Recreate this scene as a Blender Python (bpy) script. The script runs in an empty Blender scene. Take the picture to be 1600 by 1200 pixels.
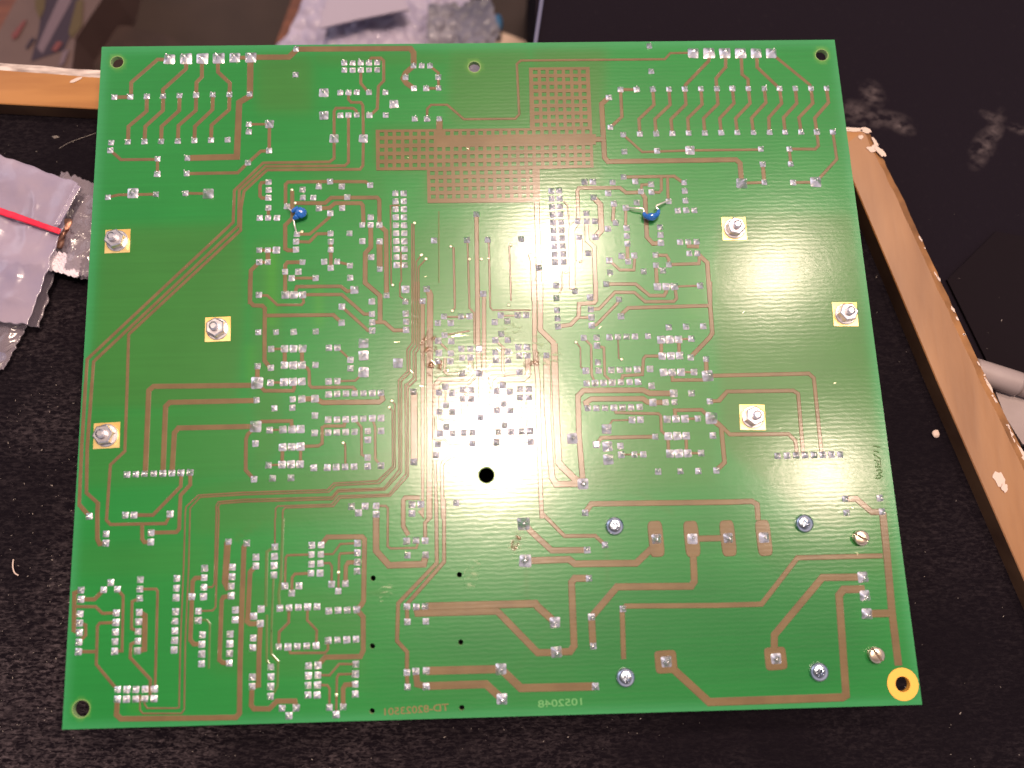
import bpy, bmesh, math, random
import numpy as np
from mathutils import Vector, Matrix, Euler, noise
from mathutils.geometry import delaunay_2d_cdt
random.seed(7)
SC = bpy.context.scene
COL = SC.collection

# ------------------------------------------------------------ camera, world, lamps
F = 1290.0
CAM = Vector((0.0008, -0.0579, 0.2462)); ROT = Euler((0.1935, -0.0226, -0.0323))
cd = bpy.data.cameras.new('camera'); cam = bpy.data.objects.new('camera', cd); COL.objects.link(cam)
cam.location = CAM; cam.rotation_euler = ROT
cd.sensor_width = 36; cd.lens = F/1600*36; cd.clip_start = 0.01; cd.clip_end = 20
cd.dof.use_dof = True; cd.dof.focus_distance = 0.262; cd.dof.aperture_fstop = 6.5
SC.camera = cam
SC.view_settings.view_transform = 'Standard'; SC.view_settings.look = 'None'
SC.view_settings.gamma = 1; SC.view_settings.exposure = 0.0
RM = ROT.to_matrix()
def ray(u, v): return (RM @ Vector(((u-800)/F, -(v-600)/F, -1)))
def P(u, v, z=0.0):
    d = ray(u, v); t = (z-CAM.z)/d.z
    q = CAM + d*t; q.z = z
    return q

w = bpy.data.worlds.new('World'); SC.world = w; w.use_nodes = True
nt = w.node_tree; bg = nt.nodes['Background']
tc = nt.nodes.new('ShaderNodeTexCoord'); sep = nt.nodes.new('ShaderNodeSeparateXYZ')
nt.links.new(tc.outputs['Generated'], sep.inputs[0])
wn = nt.nodes.new('ShaderNodeTexNoise'); wn.inputs['Scale'].default_value = 1.6; wn.inputs['Detail'].default_value = 1.5
nt.links.new(tc.outputs['Generated'], wn.inputs['Vector'])
ad = nt.nodes.new('ShaderNodeMath'); ad.operation = 'MULTIPLY_ADD'; ad.inputs[1].default_value = 0.35
nt.links.new(wn.outputs['Fac'], ad.inputs[0]); nt.links.new(sep.outputs['Z'], ad.inputs[2])
rp = nt.nodes.new('ShaderNodeValToRGB'); cr = rp.color_ramp
# dark floor, walls, bright upper walls and ceiling edge, and the photographer's own dark shape overhead
STOPS = [(0.0, (.03, .024, .026)), (.22, (.05, .04, .045)), (.42, (.40, .36, .40)), (.62, (.95, .87, .93)), (.84, (.82, .72, .78)), (.97, (.22, .19, .21)), (1.0, (.10, .09, .095))]
while len(cr.elements) < len(STOPS): cr.elements.new(.5)
for e_, (p_, c_) in zip(cr.elements, STOPS): e_.position = p_
for e_, (p_, c_) in zip(cr.elements, STOPS): e_.color = (*c_, 1)
nt.links.new(ad.outputs[0], rp.inputs[0]); nt.links.new(rp.outputs[0], bg.inputs[0]); bg.inputs[1].default_value = 0.75

# lamps of the room, overhead, seen mirrored in the lacquer of the board
def lamp_mirror(name, u, v, height, radius, power, col=(1, .77, .61)):
    p = P(u, v); d = (p-CAM).normalized(); d.z = -d.z
    ld = bpy.data.lights.new(name, 'POINT'); ld.energy = power; ld.shadow_soft_size = radius; ld.color = col
    o = bpy.data.objects.new(name, ld); o.location = p + d*(height/d.z); COL.objects.link(o)
LK = 0.98
lamp_mirror('ceiling_bulb', 862, 392, 1.25, .060, 28*LK)
lamp_mirror('ceiling_bulb', 770, 684, 1.25, .088, 62*LK)
lamp_mirror('ceiling_bulb', 1208, 425, 1.25, .036, 14*LK)
lamp_mirror('ceiling_bulb', 1287, 743, 1.25, .036, 14*LK)
ar = bpy.data.lights.new('cool_fill_light', 'AREA'); ar.energy = 3; ar.size = .9; ar.color = (.80, .82, 1)  # cool area light added for the bluish tint on the left
ao = bpy.data.objects.new('cool_fill_light', ar); ao.location = (-1.3, .9, .9); COL.objects.link(ao)
ao.rotation_euler = (Vector((0, 0, 0))-ao.location).to_track_quat('-Z', 'Y').to_euler()

# ------------------------------------------------------------ helpers
def tag(o, label=None, cat=None, group=None, kind=None):
    if label: o['label'] = label
    if cat: o['category'] = cat
    if group: o['group'] = group
    if kind: o['kind'] = kind
    return o
def obj(name, me_or_bm, mat, parent=None, smooth=False):
    if isinstance(me_or_bm, bmesh.types.BMesh):
        me = bpy.data.meshes.new(name); me_or_bm.to_mesh(me); me_or_bm.free()
    else: me = me_or_bm
    for m in (mat if isinstance(mat, (list, tuple)) else [mat]):
        if m: me.materials.append(m)
    if smooth: me.polygons.foreach_set('use_smooth', [True]*len(me.polygons))
    o = bpy.data.objects.new(name, me); COL.objects.link(o)
    if parent: o.parent = parent
    return o
def empty(name, loc=(0, 0, 0)):
    o = bpy.data.objects.new(name, None); o.location = loc; o.empty_display_size = .01; COL.objects.link(o); return o
def child(o, par):            # parent without moving
    o.parent = par; o.matrix_parent_inverse = Matrix.Translation(par.location).inverted(); return o
def mat(name, col, rough=.5, metal=0, **k):
    m = bpy.data.materials.new(name); m.use_nodes = True
    b = m.node_tree.nodes['Principled BSDF']
    b.inputs['Base Color'].default_value = (*col, 1); b.inputs['Roughness'].default_value = rough; b.inputs['Metallic'].default_value = metal
    for a, v in k.items(): b.inputs[a.replace('_', ' ')].default_value = v
    return m
def N(m, t, **k):
    n = m.node_tree.nodes.new(t)
    for a, v in k.items():
        if a in n.inputs: n.inputs[a].default_value = v
        else: setattr(n, a, v)
    return n
def L(m, a, b): m.node_tree.links.new(a, b)
def B(m): return m.node_tree.nodes['Principled BSDF']
def noise_col(m, c1, c2, scale, lo=.35, hi=.65, detail=4, stretch=(1, 1, 1), rotz=0, coord='Object'):
    t = N(m, 'ShaderNodeTexCoord'); mp = N(m, 'ShaderNodeMapping'); mp.inputs['Scale'].default_value = stretch; mp.inputs['Rotation'].default_value = (0, 0, rotz)
    L(m, t.outputs[coord], mp.inputs[0])
    n = N(m, 'ShaderNodeTexNoise'); n.inputs['Scale'].default_value = scale; n.inputs['Detail'].default_value = detail
    L(m, mp.outputs[0], n.inputs['Vector'])
    r = N(m, 'ShaderNodeValToRGB'); r.color_ramp.elements[0].position = lo; r.color_ramp.elements[1].position = hi
    r.color_ramp.elements[0].color = (*c1, 1); r.color_ramp.elements[1].color = (*c2, 1)
    L(m, n.outputs['Fac'], r.inputs[0]); L(m, r.outputs[0], B(m).inputs['Base Color'])
    return mp, n, r
def bump(m, src, strength, dist):
    b = N(m, 'ShaderNodeBump'); b.inputs['Strength'].default_value = strength; b.inputs['Distance'].default_value = dist
    L(m, src, b.inputs['Height']); L(m, b.outputs[0], B(m).inputs['Normal']); return b
def math_n(m, op, a, b=None, c=None):
    n = N(m, 'ShaderNodeMath', operation=op)
    for i, x in enumerate((a, b, c)):
        if x is None: continue
        if isinstance(x, (int, float)): n.inputs[i].default_value = x
        else: L(m, x, n.inputs[i])
    return n.outputs[0]

# ------------------------------------------------------------ materials
def weave_bump(m, k=1.15, coat=True):
    t = N(m, 'ShaderNodeTexCoord')
    wv = N(m, 'ShaderNodeTexWave', bands_direction='Y'); wv.inputs['Scale'].default_value = 240; wv.inputs['Distortion'].default_value = 3.4
    wv.inputs['Detail'].default_value = 3; wv.inputs['Detail Scale'].default_value = 1.3
    mp = N(m, 'ShaderNodeMapping'); mp.inputs['Scale'].default_value = (.8, 1, 1); L(m, t.outputs['Object'], mp.inputs[0]); L(m, mp.outputs[0], wv.inputs['Vector'])
    n = N(m, 'ShaderNodeTexNoise'); n.inputs['Scale'].default_value = 900; n.inputs['Detail'].default_value = 4; L(m, t.outputs['Object'], n.inputs['Vector'])
    n2 = N(m, 'ShaderNodeTexNoise'); n2.inputs['Scale'].default_value = 260; n2.inputs['Detail'].default_value = 2; L(m, mp.outputs[0], n2.inputs['Vector'])
    h = math_n(m, 'MULTIPLY_ADD', wv.outputs['Fac'], .26, math_n(m, 'MULTIPLY_ADD', n.outputs['Fac'], .55, math_n(m, 'MULTIPLY', n2.outputs['Fac'], 1.1)))
    b = N(m, 'ShaderNodeBump'); b.inputs['Strength'].default_value = 1.0; b.inputs['Distance'].default_value = .000014*k
    L(m, h, b.inputs['Height']); L(m, b.outputs[0], B(m).inputs['Normal'])
    if coat: L(m, b.outputs[0], B(m).inputs['Coat Normal'])
    return h
MASK = dict(Specular_IOR_Level=.26, Coat_Weight=.85, Coat_Roughness=.178, Coat_IOR=1.5)
m_board = mat('green_solder_mask', (.03, .28, .07), .34, **MASK)
ca = N(m_board, 'ShaderNodeVertexColor', layer_name='Col')
t_ = N(m_board, 'ShaderNodeTexCoord'); nn = N(m_board, 'ShaderNodeTexNoise'); nn.inputs['Scale'].default_value = 45; nn.inputs['Detail'].default_value = 5
L(m_board, t_.outputs['Object'], nn.inputs['Vector'])
# faint horizontal glass-cloth tint
mp_ = N(m_board, 'ShaderNodeMapping'); mp_.inputs['Scale'].default_value = (25, 900, 1); L(m_board, t_.outputs['Object'], mp_.inputs[0])
n3 = N(m_board, 'ShaderNodeTexNoise'); n3.inputs['Scale'].default_value = 1; n3.inputs['Detail'].default_value = 3; L(m_board, mp_.outputs[0], n3.inputs['Vector'])
f_ = math_n(m_board, 'ADD', math_n(m_board, 'MULTIPLY', nn.outputs['Fac'], .24), math_n(m_board, 'MULTIPLY_ADD', n3.outputs['Fac'], .22, .77))
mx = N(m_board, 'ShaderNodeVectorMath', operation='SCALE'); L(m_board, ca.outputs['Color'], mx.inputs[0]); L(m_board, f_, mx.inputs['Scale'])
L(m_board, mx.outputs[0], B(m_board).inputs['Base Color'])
weave_bump(m_board)
m_edge = mat('laminate_edge', (.30, .50, .22), .7)
noise_col(m_edge, (.22, .42, .18), (.42, .55, .26), 500)
m_trace = mat('copper_under_mask', (.27, .13, .06), .33, **MASK)
noise_col(m_trace, (.128, .085, .040), (.158, .106, .050), 160)
weave_bump(m_trace, .9)
m_trace2 = mat('deep_copper_under_mask', (.10, .21, .05), .45, **MASK)
noise_col(m_trace2, (.050, .125, .028), (.085, .125, .033), 160); weave_bump(m_trace2, .7)
m_grid = mat('copper_plane_under_mask', (.28, .14, .065), .33, **MASK)
noise_col(m_grid, (.130, .086, .039), (.158, .104, .048), 120); weave_bump(m_grid, .5)
m_sold = mat('tin_solder', (.86, .84, .86), .36, 1.0)
mp, n, r = noise_col(m_sold, (.84, .80, .84), (.97, .95, .98), 700); bump(m_sold, n.outputs['Fac'], .5, .00025)
m_gold = mat('gold_plating', (.86, .60, .22), .36, .85)
mp, n, r = noise_col(m_gold, (.78, .50, .15), (.95, .72, .34), 90); bump(m_gold, n.outputs['Fac'], .15, .0001)
m_gold2 = mat('dull_gold_ring', (.80, .42, .07), .55, .25)
m_steel = mat('steel', (.70, .66, .70), .34, 1.0)
mp, n, r = noise_col(m_steel, (.60, .56, .60), (.78, .75, .78), 420); bump(m_steel, n.outputs['Fac'], .3, .0002)
m_zinc = mat('blue_zinc', (.55, .62, .72), .20, 1.0)
mp, n, r = noise_col(m_zinc, (.42, .52, .66), (.74, .74, .80), 260); bump(m_zinc, n.outputs['Fac'], .25, .0002)
m_brass = mat('nickel_brass', (.72, .60, .48), .28, 1.0)
m_dark = mat('slot_dark', (.03, .025, .02), .6)
m_blue = mat('blue_ceramic_coating', (.005, .10, .42), .18, Coat_Weight=.8, Coat_Roughness=.06)
mp, n, r = noise_col(m_blue, (.004, .085, .36), (.008, .13, .50), 300)
m_mark = mat('white_mark', (.7, .75, .8), .5)
m_lead = mat('tinned_lead', (.85, .80, .74), .3, .9)
m_flux = mat('flux_residue', (.10, .045, .02), .16, Coat_Weight=1.0, Coat_Roughness=.05)
mp, n, r = noise_col(m_flux, (.10, .05, .02), (.24, .11, .05), 350); bump(m_flux, n.outputs['Fac'], .9, .0008)
b_ = B(m_flux); al = N(m_flux, 'ShaderNodeValToRGB'); al.color_ramp.elements[0].position = .42; al.color_ramp.elements[1].position = .62
L(m_flux, n.outputs['Fac'], al.inputs[0]); L(m_flux, math_n(m_flux, 'MULTIPLY', al.outputs[0], .75), b_.inputs['Alpha'])
m_scuff = mat('pale_scuff', (.35, .50, .28), .6)
t = N(m_scuff, 'ShaderNodeTexCoord'); mpp = N(m_scuff, 'ShaderNodeMapping'); mpp.inputs['Scale'].default_value = (1, 2.5, 1); mpp.inputs['Rotation'].default_value = (0, 0, .5)
L(m_scuff, t.outputs['Object'], mpp.inputs[0]); n = N(m_scuff, 'ShaderNodeTexNoise'); n.inputs['Scale'].default_value = 420; n.inputs['Detail'].default_value = 6
L(m_scuff, mpp.outputs[0], n.inputs['Vector']); al = N(m_scuff, 'ShaderNodeValToRGB'); al.color_ramp.elements[0].position = .5; al.color_ramp.elements[1].position = .66
L(m_scuff, n.outputs['Fac'], al.inputs[0]); L(m_scuff, math_n(m_scuff, 'MULTIPLY', al.outputs[0], .6), B(m_scuff).inputs['Alpha'])
m_ink = mat('marker_ink', (.05, .12, .03), .35)
m_txt = mat('etched_text', (.17, .13, .05), .45, **MASK)
m_txt2 = mat('buried_text', (.10, .30, .10), .45, **MASK)
m_via = mat('via_tin', (.90, .85, .62), .3, .8)

# ------------------------------------------------------------ traced positions (per tile of the board, in tile units)
DATA = """
T 0 0 .25
b 1060,370 1163,368 1265,367 1367,365 1468,361 1568,360
s 715,608 815,606 918,603 1020,601 1122,598 1226,595 1330,593 1434,591 1560,588 1555,777 1555,824 695,892 690,940 800,887 903,885 1007,884 1112,882 1215,879 1319,876 1423,874 985,993 983,1088 1172,989 1167,1085 1550,1017
t 18 1040,372 985,372 820,515 818,606
t 18 715,608 815,606
t 18 1163,370 1163,430 1018,560 1020,600
t 18 1262,370 1262,480 1228,515 1226,595
t 18 1362,370 1362,450 1437,520 1434,591
t 18 918,603 916,695 803,790 800,887
t 18 1020,601 1018,690 908,790 903,885
t 18 1122,598 1120,690 1010,790 1007,884
t 18 1226,595 1224,690 1115,785 1112,882
t 18 1330,593 1328,685 1218,790 1215,879
t 18 1434,591 1432,685 1322,782 1319,876
t 14 690,940 755,998 985,996 983,1088
t 16 1167,1085 1485,1080 1550,1017 1600,972 1630,945 1682,942
t 32 1565,375 1562,600 1495,640 1480,980 1172,988
t 20 1468,361 1568,360
T 400 0 .25
s 250,308 247,467 552,394 604,394 655,393 706,393 758,391 552,439 604,439 655,438 706,438 758,437 527,580 578,579 630,578 706,578 809,578 527,722 578,720 630,719 709,721 811,720 82,942 985,412 1036,412 1088,412 935,484 1139,483 987,553 1064,553 1141,551 992,743 1069,743 1146,743
l 424,580 424,722 862,650 488,866 671,866 84,776
t 30 -20,358 205,357 250,315
t 30 250,307 965,303 985,330 985,412
t 14 655,438 655,520 700,575
t 14 706,380 722,362 780,362 798,380 798,505 765,540 758,680 715,720
t 14 578,580 578,620 595,640 655,640 668,660 671,866 668,1035 650,1058 70,1062 -75,1195 -94,1300 -97,1440 -796,2090
t 14 630,719 625,690 605,676 500,676 488,695 488,990 460,1012 45,1018 -135,1190 -143,1390 -1055,2245 -1065,2400
t 14 578,720 578,1015 555,1036 60,1040 -105,1190 -109,1410 -1015,2260 -1025,2400
t 16 84,776 82,942
t 12 -45,777 84,776
t 28 985,412 935,455 920,490 940,520 987,553
t 12 1088,412 1139,455 1141,551
t 14 1064,553 1141,551
t 11 1069,743 1070,680 1095,655 1195,655 1300,745 1620,742 1645,715 1630,400 1655,378 2555,370 2590,332 2720,330
t 34 1146,743 1146,850
T 800 0 .25
s 858,288 870,446 678,560 779,560 880,558 981,558 1080,556 1180,555 1280,554 1377,554 1477,554 1577,554 605,609 615,796 695,842 799,838 901,836 1002,834 1104,832 1205,831 1308,829 1408,828 1509,828 702,948 907,943 1555,932 1567,1027 1577,1140
l 1112,940
L 1435,1145
b 1132,333 1231,333 1330,333 1428,333 1525,333 1620,334
t 16 1231,340 1230,380 1085,530 1080,556
t 16 1335,340 1335,420 1275,490 1280,554
t 16 1432,340 1438,465 1475,495 1477,554
t 16 1530,340 1532,420 1672,553
t 16 880,558 887,655 793,745 799,838
t 16 981,558 988,655 893,745 901,836
t 16 1080,556 1087,652 993,745 1002,834
t 16 1180,555 1188,652 1098,740 1104,832
t 16 1280,554 1287,650 1197,740 1205,831
t 16 1377,554 1387,645 1298,740 1308,829
t 16 1477,554 1488,645 1397,740 1408,828
t 16 1577,554 1587,640 1497,738 1509,828
t 16 678,560 779,560
t 16 678,560 687,730 615,796
t 12 695,842 815,950 1112,940 1555,935
t 28 605,609 560,650 578,985 600,1010 1400,998 1425,1020 1435,1140
t 14 1435,1145 1575,1140
t 20 1567,1027 1577,1140
t 30 500,872 566,870
T 1200 0 .25
s 72,553 171,553 268,553 366,553 10,827 107,826 207,825 305,825 405,825 133,931 142,1024 157,1141
L 297,1138
t 14 35,345 262,530 268,553
t 16 72,553 85,645 5,735 8,827
t 16 171,553 180,645 97,735 107,826
t 16 268,553 280,645 193,735 207,825
t 16 366,553 378,640 292,738 305,825
t 14 305,825 315,910 295,932 133,931 142,1024
t 14 405,825 430,995 320,1115 297,1138
t 14 157,1141 297,1138
T 0 300 .25
s 675,33 975,14 1160,8
L 831,8 1302,10
t 13 675,33 740,18 975,14
t 13 1160,8 1302,10
T 380 260 .175
s 227,140 228,211 225,281 225,370 147,460 222,460 302,460 143,748 220,748 143,855 220,855 776,135 675,180 881,180 1134,168 530,207 532,279 626,279 930,275 676,375 883,373 778,419 1139,454 1062,523 1138,523 1216,523 1064,668 1217,670 1143,811 1219,917 780,600 782,672 782,744 949,598 724,851 838,851 781,907 953,886 955,995 473,672 472,743 530,855 374,942 493,942 433,998 647,997 140,1148 1280,1152 392,357 480,605
m 993,1103 297,748 377,1147 453,1147 530,1147 1450,1098
v 435,210 465,328 1335,1060 1530,506 1590,792 525,583
t 24 227,140 165,145 150,170 150,265 170,283 225,281
t 22 225,370 225,460
t 24 776,135 400,140 378,160 378,340
t 24 776,135 1090,137 1134,165
t 30 437,220 440,460 375,525 375,735 400,750 470,748
t 30 465,328 730,328 785,280 1195,278 1215,300 1217,523
t 30 676,375 770,370 820,328 1050,328 1068,350 1075,520
t 22 770,430 770,455 595,605 480,605
t 22 473,672 590,675 660,602 780,600
t 26 782,672 782,907
t 18 838,851 953,880
t 34 220,748 222,855
t 22 143,748 297,748
t 22 143,855 220,855
t 28 530,855 395,857 375,880 374,1147
t 30 143,855 68,930 60,1230
t 20 433,998 647,997
t 36 1138,523 1140,720 1090,775 1088,1040 1222,1155 1222,1390
t 46 1217,670 1220,917
t 36 1225,535 1275,580 1280,1152
t 7 1400,348 1315,350 1322,1050 1335,1060
t 7 1408,760 1412,1020 1398,1045 1400,1160 1450,1200
T 640 260 .175
t 7 20,510 22,1200
t 7 38,506 40,1200
t 7 107,790 60,850 60,1200
t 7 147,826 80,900 80,1200
g 8 260,400 262,1040
s 597,428 219,662 511,658 697,656 997,648 1155,907
v 368,716 107,790 147,826 905,702 640,828 1395,950 535,828
t 34 597,428 605,1200
t 15 392,722 403,1200
t 12 517,660 533,1200
t 12 697,656 708,700 718,1200
t 9 890,710 905,1200
t 42 1128,20 1140,500 1155,907 1160,1200
t 38 1120,790 1085,800 1100,850 1110,1200
t 7 1370,310 1408,345 1438,600 1440,925 1398,948
T 380 440 .175
s 140,121 1148,178 1150,290 1152,363 1152,437 1280,126 1450,177 1452,286 1455,358 1455,431 881,224 879,367 135,453 293,451 451,449 647,446 250,602 765,592 842,590 957,699 957,775 128,755 247,770 645,744 245,903 762,891 841,889 762,1006 839,1003 918,1000 996,998 1074,997 1153,996 1230,994 120,1058 442,1051 279,1131 439,1126
m 370,600 450,600 530,598 368,747 447,748 525,745 365,898 445,895 524,893 524,1048 642,1046
l 1075,550 1075,660 1075,809 1382,728
L 125,905
v 1327,1066 1305,1123
t 30 60,-20 60,180 90,212 170,215 193,240 190,705 225,750 245,770
t 28 193,303 805,298 845,335 879,367
t 26 455,119 480,45 870,42 930,88 993,74
t 24 530,117 880,115 1080,290 1150,290
t 18 140,121 215,125 305,208 520,208 540,185 530,117
t 22 881,224 1115,437 1152,437
t 28 1152,363 1260,362 1345,435 1455,434
t 28 371,600 371,747
t 28 525,600 525,745
t 16 250,602 370,600
t 14 842,590 875,620 957,699
t 22 525,745 575,775 588,800 592,925 612,945 980,943 1000,965 996,998
t 14 841,889 1000,885 1040,845 1075,809
t 32 128,755 125,905
t 26 125,905 190,975 445,975 455,950 445,895
t 16 245,903 365,898
t 40 524,1048 642,1046 710,1080 1215,1075 1245,1050 1230,994
T 600 440 .175
m 193,68
s 381,66 345,175 886,109 536,312 687,311 763,310 481,371 596,370 1043,302 1194,300 1269,299 989,362 1101,354 541,478 484,528 600,532 1047,467 994,523 1106,521 490,638 597,640 690,600 770,600 480,712 593,712 697,680 772,678 850,820 697,820 994,632 1108,625 1200,585 1277,585 998,703 1108,703 1207,664 1282,662 1210,810 1450,660 548,938 492,990 606,995 703,963 778,968 703,1045 778,1045 553,1106 495,1163 610,1163 1061,925 1005,978 1123,982 1215,958 1292,958 1215,1035 1294,1035 1070,1092 1009,1150 1128,1150 262,985
f 848,600
v 610,261 1114,210
t 12 565,315 763,315
t 12 1043,305 1194,303
t 36 345,175 345,2080 320,2042
t 50 395,80 412,120 405,1200
t 38 834,0 838,560 850,820
t 34 893,109 893,1200
t 12 630,0 632,235 610,261
t 12 758,0 763,235 805,280 808,560
t 9 945,0 948,225 970,255 1310,255
t 7 1133,0 1133,150
t 44 1397,0 1395,430 1522,555
t 58 1519,552 1538,1200
t 38 1343,0 1345,600
t 38 1345,600 1375,900 1378,1200
t 58 1452,660 1462,1200
t 22 1060,600 1060,800 1085,830 1210,815
t 42 1282,662 1290,830 1250,868 1020,872 990,900 985,1200
t 22 545,680 540,800 565,828 697,820
t 42 772,678 778,820 740,870 500,875 470,910 465,1200
t 14 484,528 597,640
t 14 994,523 1108,625
t 10 820,850 740,935 703,963
t 10 763,440 541,478
t 7 250,0 252,545 205,605 210,800 130,880 130,1200
t 7 272,0 272,560 228,620 230,815 155,890 155,1200
t 7 292,0 292,580 262,622 265,860 187,930 190,1200
t 7 312,0 312,600 284,635 286,880 210,950 215,1200
T 840 440 .175
s 168,147 173,256 178,328 182,401 333,87 468,140 475,248 480,320 483,392 613,22 727,160 744,310 1450,37 1170,408 1325,402 1478,398 412,502 527,500 641,497 717,495 795,492 869,490 985,486 1372,510 531,572 539,720 1367,677 1503,691 430,796 545,794 658,790 735,788 811,785 889,782 1004,780 1396,808 437,908 513,906 589,904 666,901 744,899 821,897 897,895 1017,930 1374,997 1142,1078 1222,1076 1537,1068 448,1130 525,1130 603,1128 681,1126 758,1125 834,1122 912,1120 165,35
m 1070,46 1147,46 1222,44 1103,519 1180,518 1257,516 1112,665 1190,664 1268,661 1125,811 1201,811 1280,809 1215,998 1029,1080
L 1517,842
v 342,542 750,695
t 26 613,22 875,22 1000,125 1130,125 1150,90 1147,46
t 24 475,248 550,243 690,95 865,97 960,180 1215,178 1240,150 1225,44
t 22 483,395 525,385 715,190 727,165
t 28 744,310 755,285 810,235 1530,215
t 14 1222,44 1450,37
t 34 1538,0 1540,215 1560,460 1535,500 1380,660 1367,677
t 32 520,0 522,165 505,190 370,200 367,310 295,385 182,401
t 20 367,320 480,320
t 16 412,502 478,570 482,830 513,906
t 18 531,572 592,590 600,835 666,901
t 7 345,542 382,590 385,760 430,796
t 8 717,495 725,690
t 22 744,899 760,840 935,830 945,690 965,665 1112,665
t 26 1103,519 1106,665
t 26 1262,516 1264,661
t 14 1257,516 1372,510
t 32 1503,691 1510,842
t 24 1201,811 1205,880 1490,878 1517,842
t 14 1280,809 1396,808
t 44 1215,998 1000,998 945,970 410,972 362,1020 368,1350 405,1795
t 42 1142,1078 1029,1080 980,1075 940,1045 480,1048 430,1080 448,1130
t 20 681,1126 700,1170 1080,1180 1100,1200 1105,1330 1166,1390
t 10 200,100 220,40 215,-100
T 840 260 .175
s 420,140 493,138 670,143 768,95 872,135 1017,229 922,225 630,240 500,278 681,335 885,323 1308,145 1313,220 1320,307 1251,396 1326,392 1400,392 435,420 357,490 438,490 513,490 698,503 628,557 795,550 798,620 802,692 1092,542 1097,612 1100,683 371,635 516,632 453,775 1272,677 1344,674 1420,672 1354,778 1427,778 1053,792 1171,877 1057,883 1118,930 751,800 863,796 809,850 640,840 647,946 947,938 787,370 1170,312 1013,160
v 381,850
t 24 768,95 1220,88 1300,145
t 20 1105,90 1105,210 1085,232 1017,229
t 20 1160,90 1165,312
t 20 1013,160 930,165 922,225
t 34 922,225 960,280 975,630 1030,690 1100,683
t 28 900,232 790,235 735,190 370,192 355,220 365,490
t 46 500,278 560,340 570,570 516,632
t 26 681,345 672,480 698,503
t 20 787,380 785,550
t 26 802,692 803,850
t 20 640,840 735,925 860,925 868,796
t 50 357,490 305,560 310,1100
t 34 438,490 440,660 505,720 520,1210
t 56 371,640 375,850
t 24 1053,792 1150,795 1171,830 1171,877 1440,868 1450,778
t 34 1427,778 1515,860 1538,1200
t 30 1344,674 1350,712 1440,715
t 28 1057,883 1065,1070
T 380 600 .175
s 640,282 759,319 838,318 916,316 994,313 1073,309 1153,307 1231,305 236,412 637,438 758,434 836,432 915,430 994,427 1113,421 1231,419 1113,499 1112,657 1112,735 1229,729 110,532 227,725 630,749 752,746 830,742 910,740 991,738 97,850 263,842 427,837 968,1093 1089,1090 1188,1088 1188,1163 1030,1150 1523,695
L 112,380
m 355,407 435,405 513,402 352,565 433,563 512,559 347,720 428,717 508,717
v 893,527
t 26 112,380 160,335 430,330 435,400
t 26 112,380 40,450 25,490 22,770 97,850
t 12 236,412 355,407
t 24 352,565 347,720
t 20 514,559 510,717
t 22 512,559 670,553 705,530 705,390 730,375 900,375 916,316
t 16 994,313 1055,385 1058,630 1112,657
t 16 1153,307 1178,385 1180,670 1229,729
t 12 905,527 912,560 912,740
t 12 227,725 347,720
t 7 1305,215 1332,235 1335,735 1200,865 810,885 750,945 0,968 -400,993 -507,1093
t 7 1330,160 1353,180 1355,745 1215,888 825,905 765,965 0,988 -386,1011 -471,1107
t 7 1387,-30 1392,765 1255,930 845,945 790,1010 0,1032 -221,1052 -243,1086
t 7 1412,-30 1412,785 1265,945 850,962 795,1030 0,1052 -207,1068 -224,1100
t 7 1447,-5 1452,800 1300,985 850,1000 790,1075 310,1090 290,1112 288,1200
t 7 1472,-5 1472,820 1310,1000 865,1018 805,1092 375,1105 355,1130 352,1200
T 600 600 .175
s 862,298 556,383 500,442 614,440 712,436 789,434 789,530 481,538 464,634 1076,368 1020,428 1134,425 1230,422 1303,420 1310,516 1004,524 645,1061 250,1077 330,1075 250,1155
t 56 268,72 270,690
t 34 320,1015 190,1015 172,1040 172,1270 218,1350
t 46 408,0 405,1200
t 10 440,0 440,480 465,497 540,497 580,535 789,530
t 10 460,0 460,400 500,442
t 22 455,690 470,1200
t 26 905,640 600,640 530,700 515,730 525,1200
t 12 492,280 500,310 530,325 680,318 700,290 700,150
t 7 745,170 745,410
t 12 1035,260 1040,295 1220,300 1232,270 1232,150
t 7 1270,150 1275,400
t 10 985,0 980,100 985,380 1020,428
t 10 960,0 965,460 985,485 1060,487 1105,520 1310,516
t 8 1160,440 1190,465 1280,460 1303,420
t 7 548,40 548,190
t 30 862,-60 862,298
t 30 920,-80 930,420
t 38 1376,0 1390,700
t 34 1390,700 1400,1000 1410,1200
T 860 600 .175
l 195,487 290,892 502,402 509,558 517,674
L 1437,305
s 728,321 804,319 936,470 625,553 633,631 750,629 829,628 1317,308 1450,460 1346,617 962,782 1160,778 1320,777 1482,772 310,1150
m 1043,315 1121,311 1201,311 1052,466 1132,464 1212,463 1069,622 1147,620 1226,619
f 411,540
t 56 53,280 74,700 100,735 220,850 290,880
t 50 -23,280 -5,600 15,835 50,895 290,892
t 10 502,402 555,325 728,321
t 28 411,540 455,480 936,470
t 26 1121,311 1110,235 1350,230 1400,280 1437,305
t 16 1201,311 1317,308
t 34 1437,320 1525,385 1555,700 1482,772
t 24 1050,466 1055,622
t 22 1212,463 1215,619
t 16 1226,619 1346,617
t 8 633,631 829,628
t 40 310,1150 365,1070 1580,1055 1800,1048 1845,1075 1855,1215
t 26 1422,154 1510,150 1570,80
T 1080 540 .175
s 770,985 855,983 937,980 1015,978 1096,977 1174,975 1252,973 1330,972
t 28 140,270 1050,250 1095,290 1165,975
t 28 240,495 320,410 910,402 955,430 1000,978
t 28 185,650 240,690 345,793 870,790 930,850 945,978
T 90 800 .175
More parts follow.
